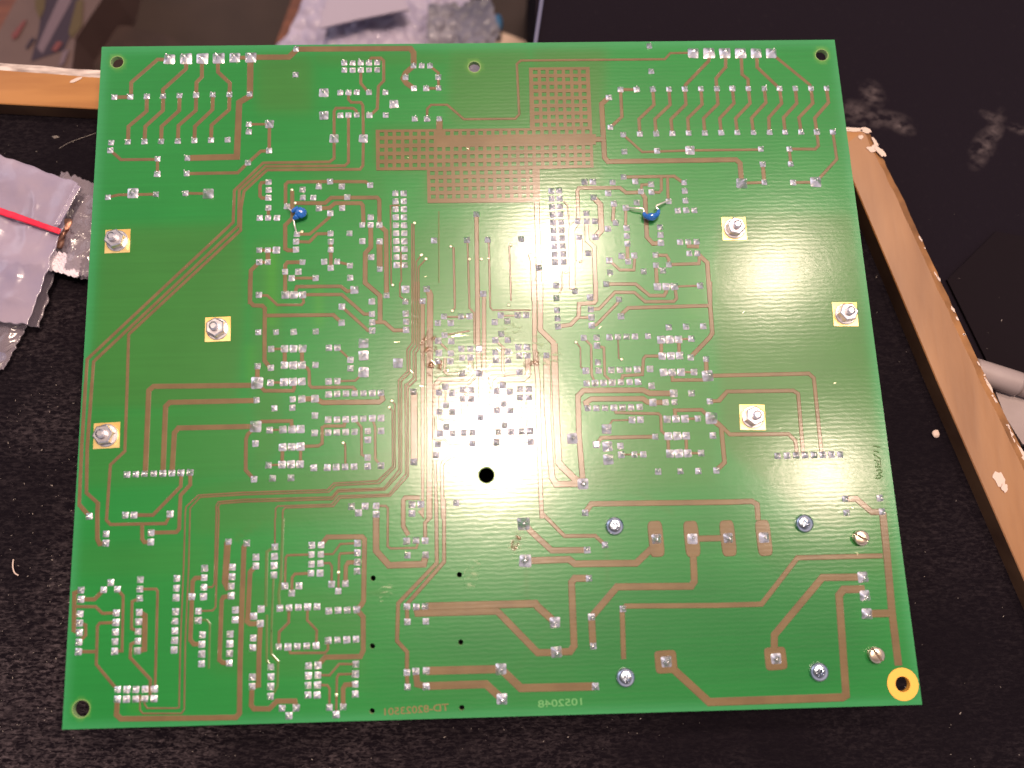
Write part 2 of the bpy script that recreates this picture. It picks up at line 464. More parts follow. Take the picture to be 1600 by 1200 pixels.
s 284,38 605,28 683,28 1005,18 434,196 431,278 836,185 832,268 474,630 412,694 534,690 210,697 210,780 202,909 198,991 194,1077 190,1162 524,901 521,986 517,1072 513,1158 739,603 736,688 734,770 729,896 724,981 720,1067 716,1152 1065,593 1061,680 1058,765 1054,890 1050,975 1047,1061 1045,1146 1313,503 1310,586 1308,672 1304,756 1200,756 1258,885 1256,968 1292,1096 1288,1180
t 28 194,-65 284,38
t 30 360,-86 355,0 355,240 375,285 431,278
t 26 755,110 755,240 775,270 832,268
t 26 836,185 1060,180 1085,150 1090,0 1098,-150 1184,-243 1184,-340
t 24 683,28 850,28 1100,-229 1103,-340
t 28 210,697 150,725 145,1055 194,1077
t 18 150,845 340,845 400,905 524,901
t 26 210,780 330,780 412,694
t 18 534,690 585,750 575,1240 513,1243
t 20 198,991 250,1010 250,1100 190,1162
t 18 521,986 375,992 355,1020 345,1360 500,1550 536,1585
t 20 187,1247 345,1247
t 18 734,770 665,800 660,1040 720,1067
t 36 729,896 780,925 775,1225 712,1239
t 16 736,688 880,688 893,710 870,1581
t 20 716,1152 655,1180 648,1300 830,1497 825,1640
t 30 1310,586 1230,590 1205,620 1200,756 1185,1140 1215,1180 1288,1180
t 34 534,1671 525,1810 565,1847 1430,1838
t 30 1550,748 1480,760 1465,790 1445,1320 1475,1345 1532,1350
t 10 1308,672 1380,670 1400,640 1418,0 1415,-54
t 10 1258,885 1385,880 1410,850 1440,0 1433,-42
g 12 1256,968 1330,965 1360,1000 1350,1400
t 8 1148,-53 1140,0 1125,500 1095,1200 1085,1745 1060,1752 800,1752 775,1715 780,1668
t 8 1184,-37 1182,0 1170,500 1140,1150 1130,1762 1105,1799 760,1799 735,1765 735,1630
T 0 600 .25
s 794,566 849,564 904,562 961,560 1018,559 1075,557 1131,555 1189,553
t 16 535,-10 510,400 495,760
t 16 575,-10 545,400 540,680 612,745 610,800
t 14 804,-312 795,0 780,420 690,505 665,850 690,878 1035,872 1065,815
t 26 1606,8 960,15 930,40 908,562
t 26 1600,103 1060,115 1035,140 1018,559
t 26 1600,265 1115,275 1090,305 1075,557
T 340 780 .175
s 98,380 262,392 343,517 341,596 132,607 129,692 123,776 121,862 512,426 508,511 505,592 502,678 841,411 925,408 838,494 922,492 838,580 919,574 834,661 916,660 1250,392 1249,477 1248,561 1246,643 600,775 727,773 662,838 1018,759 1142,753 1078,820 159,989 158,1076 389,980 322,1045 382,1110 555,973 638,970 722,966 804,961 889,959 992,997 1075,993 1158,990 1243,986
v 1080,653
t 48 90,380 68,740 90,785 123,776
t 36 255,392 235,430 200,1470 195,1910 165,1948 -5,1951
t 34 341,596 290,650 270,1050 262,1090 290,1113 382,1110 370,1370 365,1660 308,1671 300,1840 325,1872 460,1872 530,1804 690,1802 702,1863
g 20 512,426 440,470 430,960
g 12 500,678 480,1180
t 8 512,170 512,420
g 18 585,170 565,720 545,850 555,973
t 14 838,494 625,500 608,520 600,775
t 18 834,661 690,668 665,700 662,838
t 12 922,492 1030,490 1095,400 1250,392
t 14 919,574 1000,570 1020,600 1018,759
t 14 1249,477 1095,485 1085,510 1078,820
t 30 1248,561 1165,565 1145,600 1142,753
t 36 925,408 980,338 1290,335 1312,360 1303,910 1280,950 1243,986 1300,1050 1300,1350 1275,1405 960,1411 897,1482
t 50 1415,140 1415,460 1530,590 1840,580 1858,497
t 14 1418,60 1500,60 1520,80 1518,420 1545,440 1775,435 1795,370
t 18 638,970 635,1100 550,1185 545,1318
t 16 804,961 800,1080 885,1170 880,1308
T 340 950 .175
s 112,233 110,319 107,406 104,492 318,268 314,355 310,616 308,701 545,347 629,347 712,343 796,339 880,336 987,290 1071,285 1154,283 1237,278 476,527 477,614 474,701 472,788 812,516 897,511 811,604 895,600 808,691 893,688 807,776 890,776 1234,501 1231,588 1229,680 1229,768 576,895 702,891 638,962 998,887 1122,883 1058,950
v 1062,775
t 16 629,347 650,402 960,400 985,370 987,290
g 14 480,200 480,415 540,480 535,700 500,760
g 14 440,60 438,470 476,527
t 14 895,600 1000,600 1085,500 1234,501
t 14 893,688 980,690 1000,720 998,887
t 14 1231,588 1080,592 1065,620 1058,950
t 32 1229,680 1140,685 1120,720 1120,870
T 90 950 .175
s 187,390 510,386 712,382 1041,374 1287,410 1285,498 536,728 618,728 700,727 782,725 864,724 534,814 615,813 698,812 780,811 862,809
T 560 780 .175
s 431,374 515,367 597,370 438,500 600,497 433,958 517,962 597,957 438,1095 603,1090
b 1475,220 1490,550
t 28 640,0 640,165 595,210 597,370
t 28 695,0 700,570 355,930 345,1265 435,1365 433,1545 438,1680
t 28 765,0 765,560 440,930 433,958 438,1095
t 58 597,957 1580,932 1600,960 1755,1097
t 52 517,962 530,1018 1240,1000 1600,1370 1765,1368
T 560 950 .175
s 433,575 513,565 606,560 438,705 606,700
l 1273,545 1281,812
t 46 513,565 525,680 606,700
t 60 606,562 1273,545 1450,715 2110,700
t 58 606,697 1140,680 1281,812
T 800 750 .2
s 587,547 727,507 601,768 621,1070 867,1007
l 1128,460 1409,460 335,1112
t 40 100,340 145,400 310,550 587,547
t 24 234,280 245,270 410,438 650,436 727,507
t 46 103,632 445,620 490,655 970,650 1128,500
t 46 601,768 490,768 465,800 485,1295 455,1340 347,1344
t 46 633,1297 621,1070 820,835 1400,830 1425,790 1410,460
t 40 1409,460 1688,453
t 32 872,1400 860,1020 890,985 1600,980 1950,970 2230,608 2895,592
T 800 920 .2
s 635,447 652,762
l 347,494
k 1206,570
t 48 1230,600 1540,885 2580,848 2610,830 2555,50 2590,5 2755,2
T 1100 720 .2
s 1103,298 1113,406 1373,291 1390,397
l 188,603 467,600
l 1240,908 1256,1052 1272,1195
t 38 1103,298 1190,297 1310,400 1390,400
t 48 1395,400 1430,740 1470,1195 1520,1600
t 46 1240,908 925,912 550,1360 548,1460
t 46 1272,1195 1470,1190
T 1140 900 .2
k 362,645
"""
PADS, VIAS, TR = [], [], []
SZ = dict(s=.00186, m=.0023, l=.0029, L=.0033, b=.0035, f=.0020, k=.0031)
ox = oy = 0; k = 1
for ln in DATA.strip().splitlines():
    q = ln.split()
    if q[0] == 'T': ox, oy, k = float(q[1]), float(q[2]), float(q[3]); continue
    if q[0] in 'tg':
        pts = [tuple(float(c) for c in a.split(',')) for a in q[2:]]
        pts = [(ox+a*k, oy+b*k) for a, b in pts]
        TR.append((q[0], float(q[1])*k, [P(*p) for p in pts])); continue
    for a in q[1:]:
        x, y = (float(c) for c in a.split(','))
        x, y = ox+x*k, oy+y*k
        if q[0] == 'v': VIAS.append(P(x, y)); continue
        p = P(x, y)
        if any((p-o[1]).length < .0011 for o in PADS): continue
        PADS.append((q[0], p, y))
# the two pin columns of the header sockets
for cx0, cx1, y0, y1 in ((617.8, 619.8, 302.2, 414.3), (630.8, 632.5, 302.2, 414.3), (861.4, 867.5, 298.5, 409.6), (873.5, 880.6, 298, 409)):
    for i in range(10):
        f = i/9; PADS.append(('s', P(cx0+(cx1-cx0)*f, y0+(y1-y0)*f), y0))

# ------------------------------------------------------------ board
CORN = [P(159, 73), P(1304, 62), P(1441, 1101), P(97, 1140)]
TH = .0016
HOLES = [(183, 97, .0020), (1284, 86, .0020), (741, 104.5, .0019), (760, 742.5, .00225), (127, 1107.5, .0023), (1410.4, 1069, .0022),
         (582.8, 903.4, .00078), (717.8, 898, .00078), (581.8, 1009.5, .00078), (719.8, 1003.6, .00078), (581.3, 1111, .00078), (721.5, 1106, .00078)]
def cdt_mesh(outer, holes, extra, ztop, zbot, edge_mat=True, extra_filter=None):
    """flat plate with openings; faces extruded down. coordinates metres."""
    S = 1000.0
    vs, es = [], []
    loops = [outer]+holes
    for lp in loops:
        b0 = len(vs); vs += [Vector((p[0]*S, p[1]*S)) for p in lp]
        es += [(b0+i, b0+(i+1) % len(lp)) for i in range(len(lp))]
    vs += [Vector((p[0]*S, p[1]*S)) for p in extra]
    V, E, Fc, *_ = delaunay_2d_cdt(vs, es, [], 1, 1e-4)
    V = np.array([(v.x/S, v.y/S) for v in V])
    def inside(c, lp):
        lp = np.array([(p[0], p[1]) for p in lp]); x, y = c[:, 0], c[:, 1]; r = np.zeros(len(c), bool)
        j = len(lp)-1
        for i in range(len(lp)):
            xi, yi = lp[i]; xj, yj = lp[j]
            if yi != yj: r ^= ((yi > y) != (yj > y)) & (x < (xj-xi)*(y-yi)/(yj-yi)+xi)
            j = i
        return r
    Fc = [f for f in Fc if len(f) == 3]
    cen = np.array([V[list(f)].mean(0) for f in Fc])
    ok = inside(cen, outer)
    for h in holes:
        hh = np.array([(p[0], p[1]) for p in h]); lo, hi = hh.min(0), hh.max(0)
        near = np.where((cen[:, 0] > lo[0]) & (cen[:, 0] < hi[0]) & (cen[:, 1] > lo[1]) & (cen[:, 1] < hi[1]))[0]
        if len(near): ok[near] &= ~inside(cen[near], h)
    bm = bmesh.new()
    bv = [bm.verts.new((x, y, ztop)) for x, y in V]
    for f, o in zip(Fc, ok):
        if not o: continue
        a, b, c = f
        n = (V[b][0]-V[a][0])*(V[c][1]-V[a][1])-(V[b][1]-V[a][1])*(V[c][0]-V[a][0])
        bm.faces.new([bv[i] for i in (f if n > 0 else f[::-1])])
    bmesh.ops.delete(bm, geom=[v for v in bm.verts if not v.link_faces], context='VERTS')
    be = [e for e in bm.edges if len(e.link_faces) == 1]
    low = {}
    for e in be:
        for v in e.verts:
            if v not in low: low[v] = bm.verts.new((v.co.x, v.co.y, zbot))
    for e in be:
        lp = e.link_loops[0]; a = lp.vert; b = lp.link_loop_next.vert
        f = bm.faces.new((b, a, low[a], low[b])); f.material_index = 1 if edge_mat else 0
    return bm
def circ(c, r, n): return [(c[0]+r*math.cos(2*math.pi*i/n), c[1]+r*math.sin(2*math.pi*i/n)) for i in range(n)]
board = empty('circuit_board', (0, 0, 0))
tag(board, 'large green circuit board lying solder side up with brown tracks and silver solder joints', 'circuit board')
holes = [circ(P(x, y), r, 40 if r > .001 else 16) for x, y, r in HOLES]
xs = [c.x for c in CORN]; ys = [c.y for c in CORN]
ex = []
st = .00125
y = min(ys)
cn = [(c.x, c.y) for c in CORN]
def inq(x, y, m):
    for i in range(4):
        ax, ay = cn[i]; bx, by = cn[(i+1) % 4]
        l = math.hypot(bx-ax, by-ay)
        if ((bx-ax)*(y-ay)-(by-ay)*(x-ax))/l > -m: return False
    return True
while y < max(ys):
    x = min(xs)
    while x < max(xs):
        if inq(x, y, .0005) and all((x-P(h[0], h[1]).x)**2+(y-P(h[0], h[1]).y)**2 > (h[2]+.0004)**2 for h in HOLES[:0]):
            ex.append((x, y))
        x += st
    y += st
hc = [(P(h[0], h[1]), h[2]) for h in HOLES]
ex = [p for p in ex if all((p[0]-c.x)**2+(p[1]-c.y)**2 > (r+.0004)**2 for c, r in hc)]
per = []
for i in range(4):
    a, b = CORN[i], CORN[(i+1) % 4]
    for j in range(100): per.append(a.lerp(b, j/100)[:2])
bm = cdt_mesh(per, holes, ex, 0, -TH)
me = bpy.data.meshes.new('laminate'); bm.to_mesh(me); bm.free()
# colour of the laminate: copper planes of the inner layers seen through the lacquer, plus painted light falloff
co = np.empty(len(me.vertices)*3, np.float32); me.vertices.foreach_get('co', co); co = co.reshape(-1, 3)
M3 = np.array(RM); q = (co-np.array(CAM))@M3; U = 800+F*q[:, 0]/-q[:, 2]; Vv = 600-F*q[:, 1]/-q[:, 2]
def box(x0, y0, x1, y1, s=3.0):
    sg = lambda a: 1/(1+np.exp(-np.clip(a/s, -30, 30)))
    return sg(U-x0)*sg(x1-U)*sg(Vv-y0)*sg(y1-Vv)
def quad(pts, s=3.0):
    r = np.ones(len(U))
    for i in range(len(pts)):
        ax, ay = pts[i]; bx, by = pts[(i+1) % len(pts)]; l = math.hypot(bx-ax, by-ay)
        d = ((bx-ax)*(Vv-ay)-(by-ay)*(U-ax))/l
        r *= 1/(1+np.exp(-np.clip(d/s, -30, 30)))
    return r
bright = np.array([.011, .172, .031]); olive = np.array([.038, .132, .022]); falloff_green = np.array([.005, .120, .022]); edge = np.array([.035, .235, .085]); lime = np.array([.035, .22, .018])
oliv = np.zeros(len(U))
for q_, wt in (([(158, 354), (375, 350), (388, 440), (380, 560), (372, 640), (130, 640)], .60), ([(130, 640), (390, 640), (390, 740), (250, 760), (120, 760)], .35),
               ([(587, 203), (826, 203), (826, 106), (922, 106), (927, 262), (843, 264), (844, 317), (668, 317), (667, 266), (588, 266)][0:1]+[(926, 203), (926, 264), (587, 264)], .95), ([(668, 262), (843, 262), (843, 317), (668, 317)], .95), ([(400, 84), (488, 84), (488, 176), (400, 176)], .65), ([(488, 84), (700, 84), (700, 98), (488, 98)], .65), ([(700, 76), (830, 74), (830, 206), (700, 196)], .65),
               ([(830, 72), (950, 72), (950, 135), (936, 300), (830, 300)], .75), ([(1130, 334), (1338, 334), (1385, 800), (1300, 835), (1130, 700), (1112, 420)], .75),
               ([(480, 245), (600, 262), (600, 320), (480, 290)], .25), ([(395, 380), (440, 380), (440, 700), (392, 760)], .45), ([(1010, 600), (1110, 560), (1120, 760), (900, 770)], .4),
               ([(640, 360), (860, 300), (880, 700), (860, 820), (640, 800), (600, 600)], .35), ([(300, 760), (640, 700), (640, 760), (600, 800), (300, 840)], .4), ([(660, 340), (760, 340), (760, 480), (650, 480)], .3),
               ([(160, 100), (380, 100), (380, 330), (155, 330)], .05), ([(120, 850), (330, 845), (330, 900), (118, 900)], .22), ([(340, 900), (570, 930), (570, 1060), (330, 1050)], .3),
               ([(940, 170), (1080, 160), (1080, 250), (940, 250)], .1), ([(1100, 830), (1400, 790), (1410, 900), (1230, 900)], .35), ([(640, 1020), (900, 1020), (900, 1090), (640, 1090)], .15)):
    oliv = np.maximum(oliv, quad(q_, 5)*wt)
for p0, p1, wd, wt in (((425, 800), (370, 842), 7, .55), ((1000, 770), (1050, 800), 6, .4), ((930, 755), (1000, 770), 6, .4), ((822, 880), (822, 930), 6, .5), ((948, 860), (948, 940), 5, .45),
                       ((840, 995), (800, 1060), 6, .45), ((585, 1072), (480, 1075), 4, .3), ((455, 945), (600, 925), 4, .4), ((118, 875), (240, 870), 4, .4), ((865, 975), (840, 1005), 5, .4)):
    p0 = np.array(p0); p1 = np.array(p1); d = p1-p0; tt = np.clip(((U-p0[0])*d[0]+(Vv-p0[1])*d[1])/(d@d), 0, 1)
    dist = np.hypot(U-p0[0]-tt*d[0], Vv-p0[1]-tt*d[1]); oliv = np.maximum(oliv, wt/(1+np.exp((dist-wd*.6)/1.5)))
falloff_mask = np.maximum.reduce([quad([(640, 960), (1340, 860), (1380, 1060), (640, 1080)], 40)*.95, quad([(1150, 750), (1250, 800), (1180, 900), (960, 900), (900, 840)], 25)*.5, quad([(600, 470), (660, 470), (640, 650), (590, 650)], 12)*.3])  # darker green mainly at lower right: falloff of the light painted in
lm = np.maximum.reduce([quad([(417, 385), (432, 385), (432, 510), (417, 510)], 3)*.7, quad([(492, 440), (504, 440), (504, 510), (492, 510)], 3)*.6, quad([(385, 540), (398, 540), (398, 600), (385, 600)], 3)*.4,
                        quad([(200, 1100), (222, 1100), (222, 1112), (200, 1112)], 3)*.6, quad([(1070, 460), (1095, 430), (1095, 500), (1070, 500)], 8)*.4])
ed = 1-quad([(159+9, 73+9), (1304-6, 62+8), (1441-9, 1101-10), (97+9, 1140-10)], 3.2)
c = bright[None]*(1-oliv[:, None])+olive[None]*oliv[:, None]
c = c*(1-falloff_mask[:, None])+falloff_green[None]*falloff_mask[:, None]
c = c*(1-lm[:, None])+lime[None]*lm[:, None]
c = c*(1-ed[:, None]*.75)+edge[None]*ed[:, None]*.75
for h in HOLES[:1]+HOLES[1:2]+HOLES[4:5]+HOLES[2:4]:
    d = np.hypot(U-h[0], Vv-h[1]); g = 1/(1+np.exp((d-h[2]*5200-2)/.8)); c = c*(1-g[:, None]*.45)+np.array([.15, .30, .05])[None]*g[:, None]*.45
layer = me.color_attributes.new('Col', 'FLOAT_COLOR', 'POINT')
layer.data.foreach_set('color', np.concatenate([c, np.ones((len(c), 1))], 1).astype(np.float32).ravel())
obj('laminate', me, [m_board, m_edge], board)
bmb = bmesh.new(); f = bmb.faces.new([bmb.verts.new((c_.x*.985, c_.y*.985, -TH+.00005)) for c_ in CORN]); bmb.free()
# plate-through collars of the mounting holes, pale
m_rim = mat('bare_laminate_rim', (.14, .26, .07), .5)
for x, y, r in HOLES:
    if r < .001: continue
    bm = bmesh.new(); c0 = P(x, y); n = 40
    for i in range(n):
        a, b = 2*math.pi*i/n, 2*math.pi*(i+1)/n
        R1, R2 = r+.00028, r*.999
        q = [bm.verts.new((c0.x+R*math.cos(t), c0.y+R*math.sin(t), .00003)) for R, t in ((R2, a), (R1, a), (R1, b), (R2, b))]
        bm.faces.new(q)
    bmesh.ops.remove_doubles(bm, verts=bm.verts, dist=1e-6); obj('hole_rim', bm, m_rim, board)

# tracks ------------------------------------------------------
HT = .00009
def ribbon(bm, pts, w, z, mi):
    n = len(pts)
    pts = [Vector((p.x, p.y)) for p in pts]
    # cut sharp corners a little
    offs = []
    for i in range(n):
        d1 = (pts[i]-pts[i-1]).normalized() if i else None
        d2 = (pts[i+1]-pts[i]).normalized() if i < n-1 else None
        d = d1 if d2 is None else d2 if d1 is None else (d1+d2).normalized() if (d1+d2).length > .2 else d2
        nn_ = Vector((-d.y, d.x)); base = Vector((-(d1 or d2).y, (d1 or d2).x))
        s = 1/max(.5, nn_.dot(base)); offs.append(nn_*s)
    sl = .00016; prof = [(-w/2-sl, 0), (-w/2, z), (w/2, z), (w/2+sl, 0)]
    rows = [[bm.verts.new((pts[i].x+offs[i].x*a, pts[i].y+offs[i].y*a, b)) for a, b in prof] for i in range(n)]
    for i in range(n-1):
        for j in range(3):
            f = bm.faces.new((rows[i][j], rows[i][j+1], rows[i+1][j+1], rows[i+1][j])); f.material_index = mi
    for r in (rows[0], rows[-1]):
        f = bm.faces.new(r); f.material_index = mi
bm = bmesh.new()
for i, (kd, wpx, pts) in enumerate(TR):
    mid = pts[len(pts)//2]; sc = (mid-CAM).length/F    # metres per pixel
    w_ = max(wpx*sc-.00008, .0002)
    z = HT*.35 if kd == 'g' else HT+.0000025*(i % 16)
    ribbon(bm, pts, w_, z, 1 if kd == 'g' else 0)
# rounded copper lands
def land(px, py, rw, rh, chamfer, ang=0):
    c0 = P(px, py); n = 28; outer = []
    for i in range(n):
        a = 2*math.pi*(i+.5)/n; ca_, sa_ = math.cos(a), math.sin(a); ex_ = 2/chamfer
        outer.append((rw*abs(ca_)**ex_*(1 if ca_ > 0 else -1), rh*abs(sa_)**ex_*(1 if sa_ > 0 else -1)))
    z = HT+.000045
    top = [bm.verts.new((c0.x+math.cos(ang)*x-math.sin(ang)*y, c0.y+math.sin(ang)*x+math.cos(ang)*y, z)) for x, y in outer]
    low = [bm.verts.new((c0.x+(math.cos(ang)*x-math.sin(ang)*y)*1.06, c0.y+(math.sin(ang)*x+math.cos(ang)*y)*1.03, 0)) for x, y in outer]
    bm.faces.new(top)
    for i in range(n): bm.faces.new((low[i], low[(i+1) % n], top[(i+1) % n], top[i]))
for x in ((1025, 842), (1081, 842), (1137.5, 841), (1193.5, 840.5)): land(x[0], x[1], .0021, .0051, 5, .03)
land(1040.5, 1034, .0030, .0031, 6, .03); land(1212, 1029, .0030, .0031, 6, .03)
bmesh.ops.recalc_face_normals(bm, faces=bm.faces)
tr = obj('copper_tracks', bm, [m_trace, m_trace2], board)
tr['kind'] = 'stuff'
# hatched copper plane
out = [(587, 203), (828, 200.5), (826.5, 106), (921, 105), (925.5, 210), (931, 210), (931, 226), (926, 226), (927.5, 262), (843, 264.5), (844, 316), (668, 317.5), (667, 266), (588, 266.5)]
hs = []
def sq(cx, cy, w=7.3, h=6.2):
    a = [P(cx-w/2, cy-h/2), P(cx+w/2, cy-h/2), P(cx+w/2, cy+h/2), P(cx-w/2, cy+h/2)]; hs.append([(p.x, p.y) for p in a])
for r_, yy in enumerate((210, 222, 234.4, 246.4, 258.8)):
    for i in range(26):
        if r_ == 1 and i > 6: continue
        if r_ == 0 and i == 7: continue
        sq(597+12.84*i+(.25*(r_-2) if i > 13 else 0), yy-.155*i)
for r_, yy in enumerate((113, 124.6, 136.3, 148, 159.6, 171.5, 183.3, 195.3)):
    for i in range(7): sq(836.2+12.55*i+.45*r_, yy-.09*i)
for r_, yy in enumerate((270.9, 283.3, 295.5, 307.6)):
    for i in range(12): sq(675.7+12.9*i+.45*r_, yy-.16*i)
    sq(829.3+.4*r_, yy-2, 5, 7.6)
bm = cdt_mesh([(P(*p).x, P(*p).y) for p in out], hs, [], HT+.00006, 0, False)
obj('copper_grid', bm, m_grid, board)

# solder joints ----------------------------------------------
def pad_geo(bm, kd, c0, rnd):
    w = SZ[kd]*rnd.uniform(.93, 1.05); n = 8
    big = kd in 'lLbk'
    h = w*(rnd.uniform(.42, .72) if kd != 'f' else .04)
    if kd == 'L': h *= 1.4
    px, py = rnd.uniform(-.10, .10), rnd.uniform(-.10, .10)
    pw = rnd.uniform(1.2, 2.6); rot = rnd.uniform(-.06, .06); wob = [rnd.uniform(-.06, .06) for _ in range(4)]
    g = []
    for i in range(n+1):
        row = []
        for j in range(n+1):
            x, y = i/n-.5, j/n-.5
            r = max(abs(x-px*(1-2*abs(x))), abs(y-py*(1-2*abs(y))))*2
            r2 = math.hypot(x-px, y-py)*2
            rr = min(1, .45*r+.55*r2/1.2)
            z = h*(1-rr)**pw*(1+.25*math.sin(7*x+wob[0]*40)*math.cos(6*y+wob[1]*40))
            if kd == 'f': z = h*(1-r**6)
            ed_ = 1 if max(abs(x), abs(y)) > .499 else 0
            z = (0 if ed_ else .00018+z)
            sx = x*(1+wob[0]*2*y)*(1.0 if not ed_ else 1.04); sy = y*(1+wob[1]*2*x)*(1.0 if not ed_ else 1.04)
            if abs(x) > .49 and abs(y) > .49: sx *= .93; sy *= .93
            X = (sx*math.cos(rot)-sy*math.sin(rot))*w; Y = (sx*math.sin(rot)+sy*math.cos(rot))*w
            row.append(bm.verts.new((c0[0]+X, c0[1]+Y, c0[2]+z)))
        g.append(row)
    for i in range(n):
        for j in range(n):
            f = bm.faces.new((g[i][j], g[i+1][j], g[i+1][j+1], g[i][j+1])); f.smooth = True
    if kd != 'f' and rnd.random() < .93:       # clipped component lead poking out
        r = .00030 if not big else .00040; lean = Vector((rnd.uniform(-1, 1), rnd.uniform(-1, 1)))*.00032
        zt = h*.9+rnd.uniform(.0002, .0006); bx, by = px*w, py*w
        m_ = 7
        lo = [bm.verts.new((c0[0]+bx+r*math.cos(a), c0[1]+by+r*math.sin(a), c0[2]+.0002)) for a in [2*math.pi*t/m_ for t in range(m_)]]
        hi = [bm.verts.new((c0[0]+bx+lean.x+r*.8*math.cos(a), c0[1]+by+lean.y+r*.8*math.sin(a), c0[2]+zt+rnd.uniform(-.00006, .00006))) for a in [2*math.pi*t/m_ for t in range(m_)]]
        for t in range(m_):
            f = bm.faces.new((lo[t], lo[(t+1) % m_], hi[(t+1) % m_], hi[t])); f.smooth = True
        tp = bm.verts.new((c0[0]+bx+lean.x, c0[1]+by+lean.y, c0[2]+zt+r*.7))
        for t in range(m_):
            f = bm.faces.new((hi[t], hi[(t+1) % m_], tp)); f.smooth = True
rnd = random.Random(3)
order = sorted(range(len(PADS)), key=lambda i: -(SZ[PADS[i][0]]*1e4+PADS[i][2]*.001))
bm = bmesh.new()
for n_, i in enumerate(order):
    kd, p, yy = PADS[i]
    if n_ < 98:
        b2 = bmesh.new(); pad_geo(b2, kd, (0, 0, HT), rnd)
        o = obj('solder_joint', b2, m_via if kd == 'f' else m_sold, board); o.location = (p.x, p.y, 0)
    else: pad_geo(bm, kd, (p.x, p.y, HT), rnd)
tag(obj('small_solder_joints', bm, m_sold, board), kind='stuff')
bm = bmesh.new()
for p in VIAS:
    bmesh.ops.create_uvsphere(bm, u_segments=12, v_segments=6, radius=.00052, matrix=Matrix.Translation((p.x, p.y, HT))@Matrix.Diagonal((1, 1, .5, 1)))
for f in bm.faces: f.smooth = True
tag(obj('via_dots', bm, m_via, board), kind='stuff')

# gold lands with stud and hex nut ----------------------------
def prism(bm, n, r, z0, z1, rot=0, cx=0, cy=0, bev=0, r1=None, mi=0):
    r1 = r if r1 is None else r1
    prof = [(r, z0), (r1, z1-bev), (r1-bev*1.4, z1)] if bev else [(r, z0), (r1, z1)]
    rings = [[bm.verts.new((cx+a*math.cos(rot+2*math.pi*i/n), cy+a*math.sin(rot+2*math.pi*i/n), z)) for i in range(n)] for a, z in prof]
    for A, Bq in zip(rings, rings[1:]):
        for i in range(n):
            f = bm.faces.new((A[i], A[(i+1) % n], Bq[(i+1) % n], Bq[i])); f.material_index = mi
    f = bm.faces.new(rings[-1]); f.material_index = mi
for (x, y, rot, rz, ht) in ((184, 377, .3, .02, 1.0), (340.5, 514.5, .55, .02, .95), (167, 680.5, .15, .03, 1.0), (1147, 357.5, .8, -.02, .9), (1320.5, 491, .1, -.03, 1.0), (1175.5, 652, .4, -.04, 1.1)):
    p = P(x, y)
    b2 = bmesh.new(); prism(b2, 4, .00545, 0, HT+.00005, math.pi/4+rz)
    g = obj('gold_land', b2, m_gold, board); g.location = p
    b2 = bmesh.new(); prism(b2, 6, .0030, .0007, .0007+.0026*ht, rot, bev=.0003)
    nut = obj('hex_nut', b2, m_steel, board); nut.location = p
    b2 = bmesh.new(); prism(b2, 36, .0034, HT, .0007, 0, bev=.00015)
    wsh = obj('washer', b2, m_steel, nut)
    b2 = bmesh.new(); prism(b2, 24, .00135, .003, .0045*ht+.0004, 0, bev=.0004)
    for v in b2.verts:
        pass
    st_ = obj('stud_end', b2, m_steel, nut)
# screws ------------------------------------------------------
def dome(bm, R, h, z0, n=40, rings=8):
    prev = [bm.verts.new((R*math.cos(2*math.pi*i/n), R*math.sin(2*math.pi*i/n), z0)) for i in range(n)]
    for k_ in range(0, rings+1):
        t = k_/rings*math.pi/2*.93; r = R*math.cos(t)**.7 if k_ else R; z = z0+.0005+h*math.sin(t)
        cur = [bm.verts.new((r*math.cos(2*math.pi*i/n), r*math.sin(2*math.pi*i/n), z)) for i in range(n)]
        for i in range(n): bm.faces.new((prev[i], prev[(i+1) % n], cur[(i+1) % n], cur[i]))
        prev = cur
    bm.faces.new(prev)
    for f in bm.faces: f.smooth = True
def boxb(bm, sx, sy, z0, z1, rot, mi=0, taper=.6):
    v = []
    for z, s in ((z0, taper), (z1, 1)):
        for a, b in ((-1, -1), (1, -1), (1, 1), (-1, 1)):
            X, Y = a*sx*s, b*sy*s; v.append(bm.verts.new((X*math.cos(rot)-Y*math.sin(rot), X*math.sin(rot)+Y*math.cos(rot), z)))
    for q in ((0, 1, 2, 3), (4, 5, 6, 7), (0, 1, 5, 4), (1, 2, 6, 5), (2, 3, 7, 6), (3, 0, 4, 7)):
        f = bm.faces.new([v[i] for i in q]); f.material_index = mi
def carve(o, cutter_bm):
    cu = obj('cutter', cutter_bm, m_dark); 
    md = o.modifiers.new('b', 'BOOLEAN'); md.object = cu; md.operation = 'DIFFERENCE'; md.solver = 'EXACT'
    cu.location = o.location
    bpy.context.view_layer.update(); dg = bpy.context.evaluated_depsgraph_get()
    nm = bpy.data.meshes.new_from_object(o.evaluated_get(dg)); o.modifiers.clear(); o.data = nm
    bpy.data.objects.remove(cu, do_unlink=True)
for (x, y, rot, lean) in ((960, 822, .75, (.0, .0)), (1256, 818, .35, (.03, .03)), (977, 1058.4, .9, (-.03, 0)), (1279, 1049.6, 1.1, (.04, -.03))):
    b2 = bmesh.new(); dome(b2, .00272, .0012, 0); bmesh.ops.contextual_create(b2, geom=[e for e in b2.edges if len(e.link_faces) == 1])
    bmesh.ops.recalc_face_normals(b2, faces=b2.faces)
    s_ = obj('pan_head_screw', b2, m_zinc, board); s_.location = P(x, y)
    cb = bmesh.new(); boxb(cb, .0013, .00032, .0006, .0024, rot); bmesh.ops.recalc_face_normals(cb, faces=cb.faces); carve(s_, cb)
    cb = bmesh.new(); boxb(cb, .00032, .0013, .00055, .0024, rot); bmesh.ops.recalc_face_normals(cb, faces=cb.faces); carve(s_, cb)
    s_.rotation_euler = (lean[0], lean[1], 0)
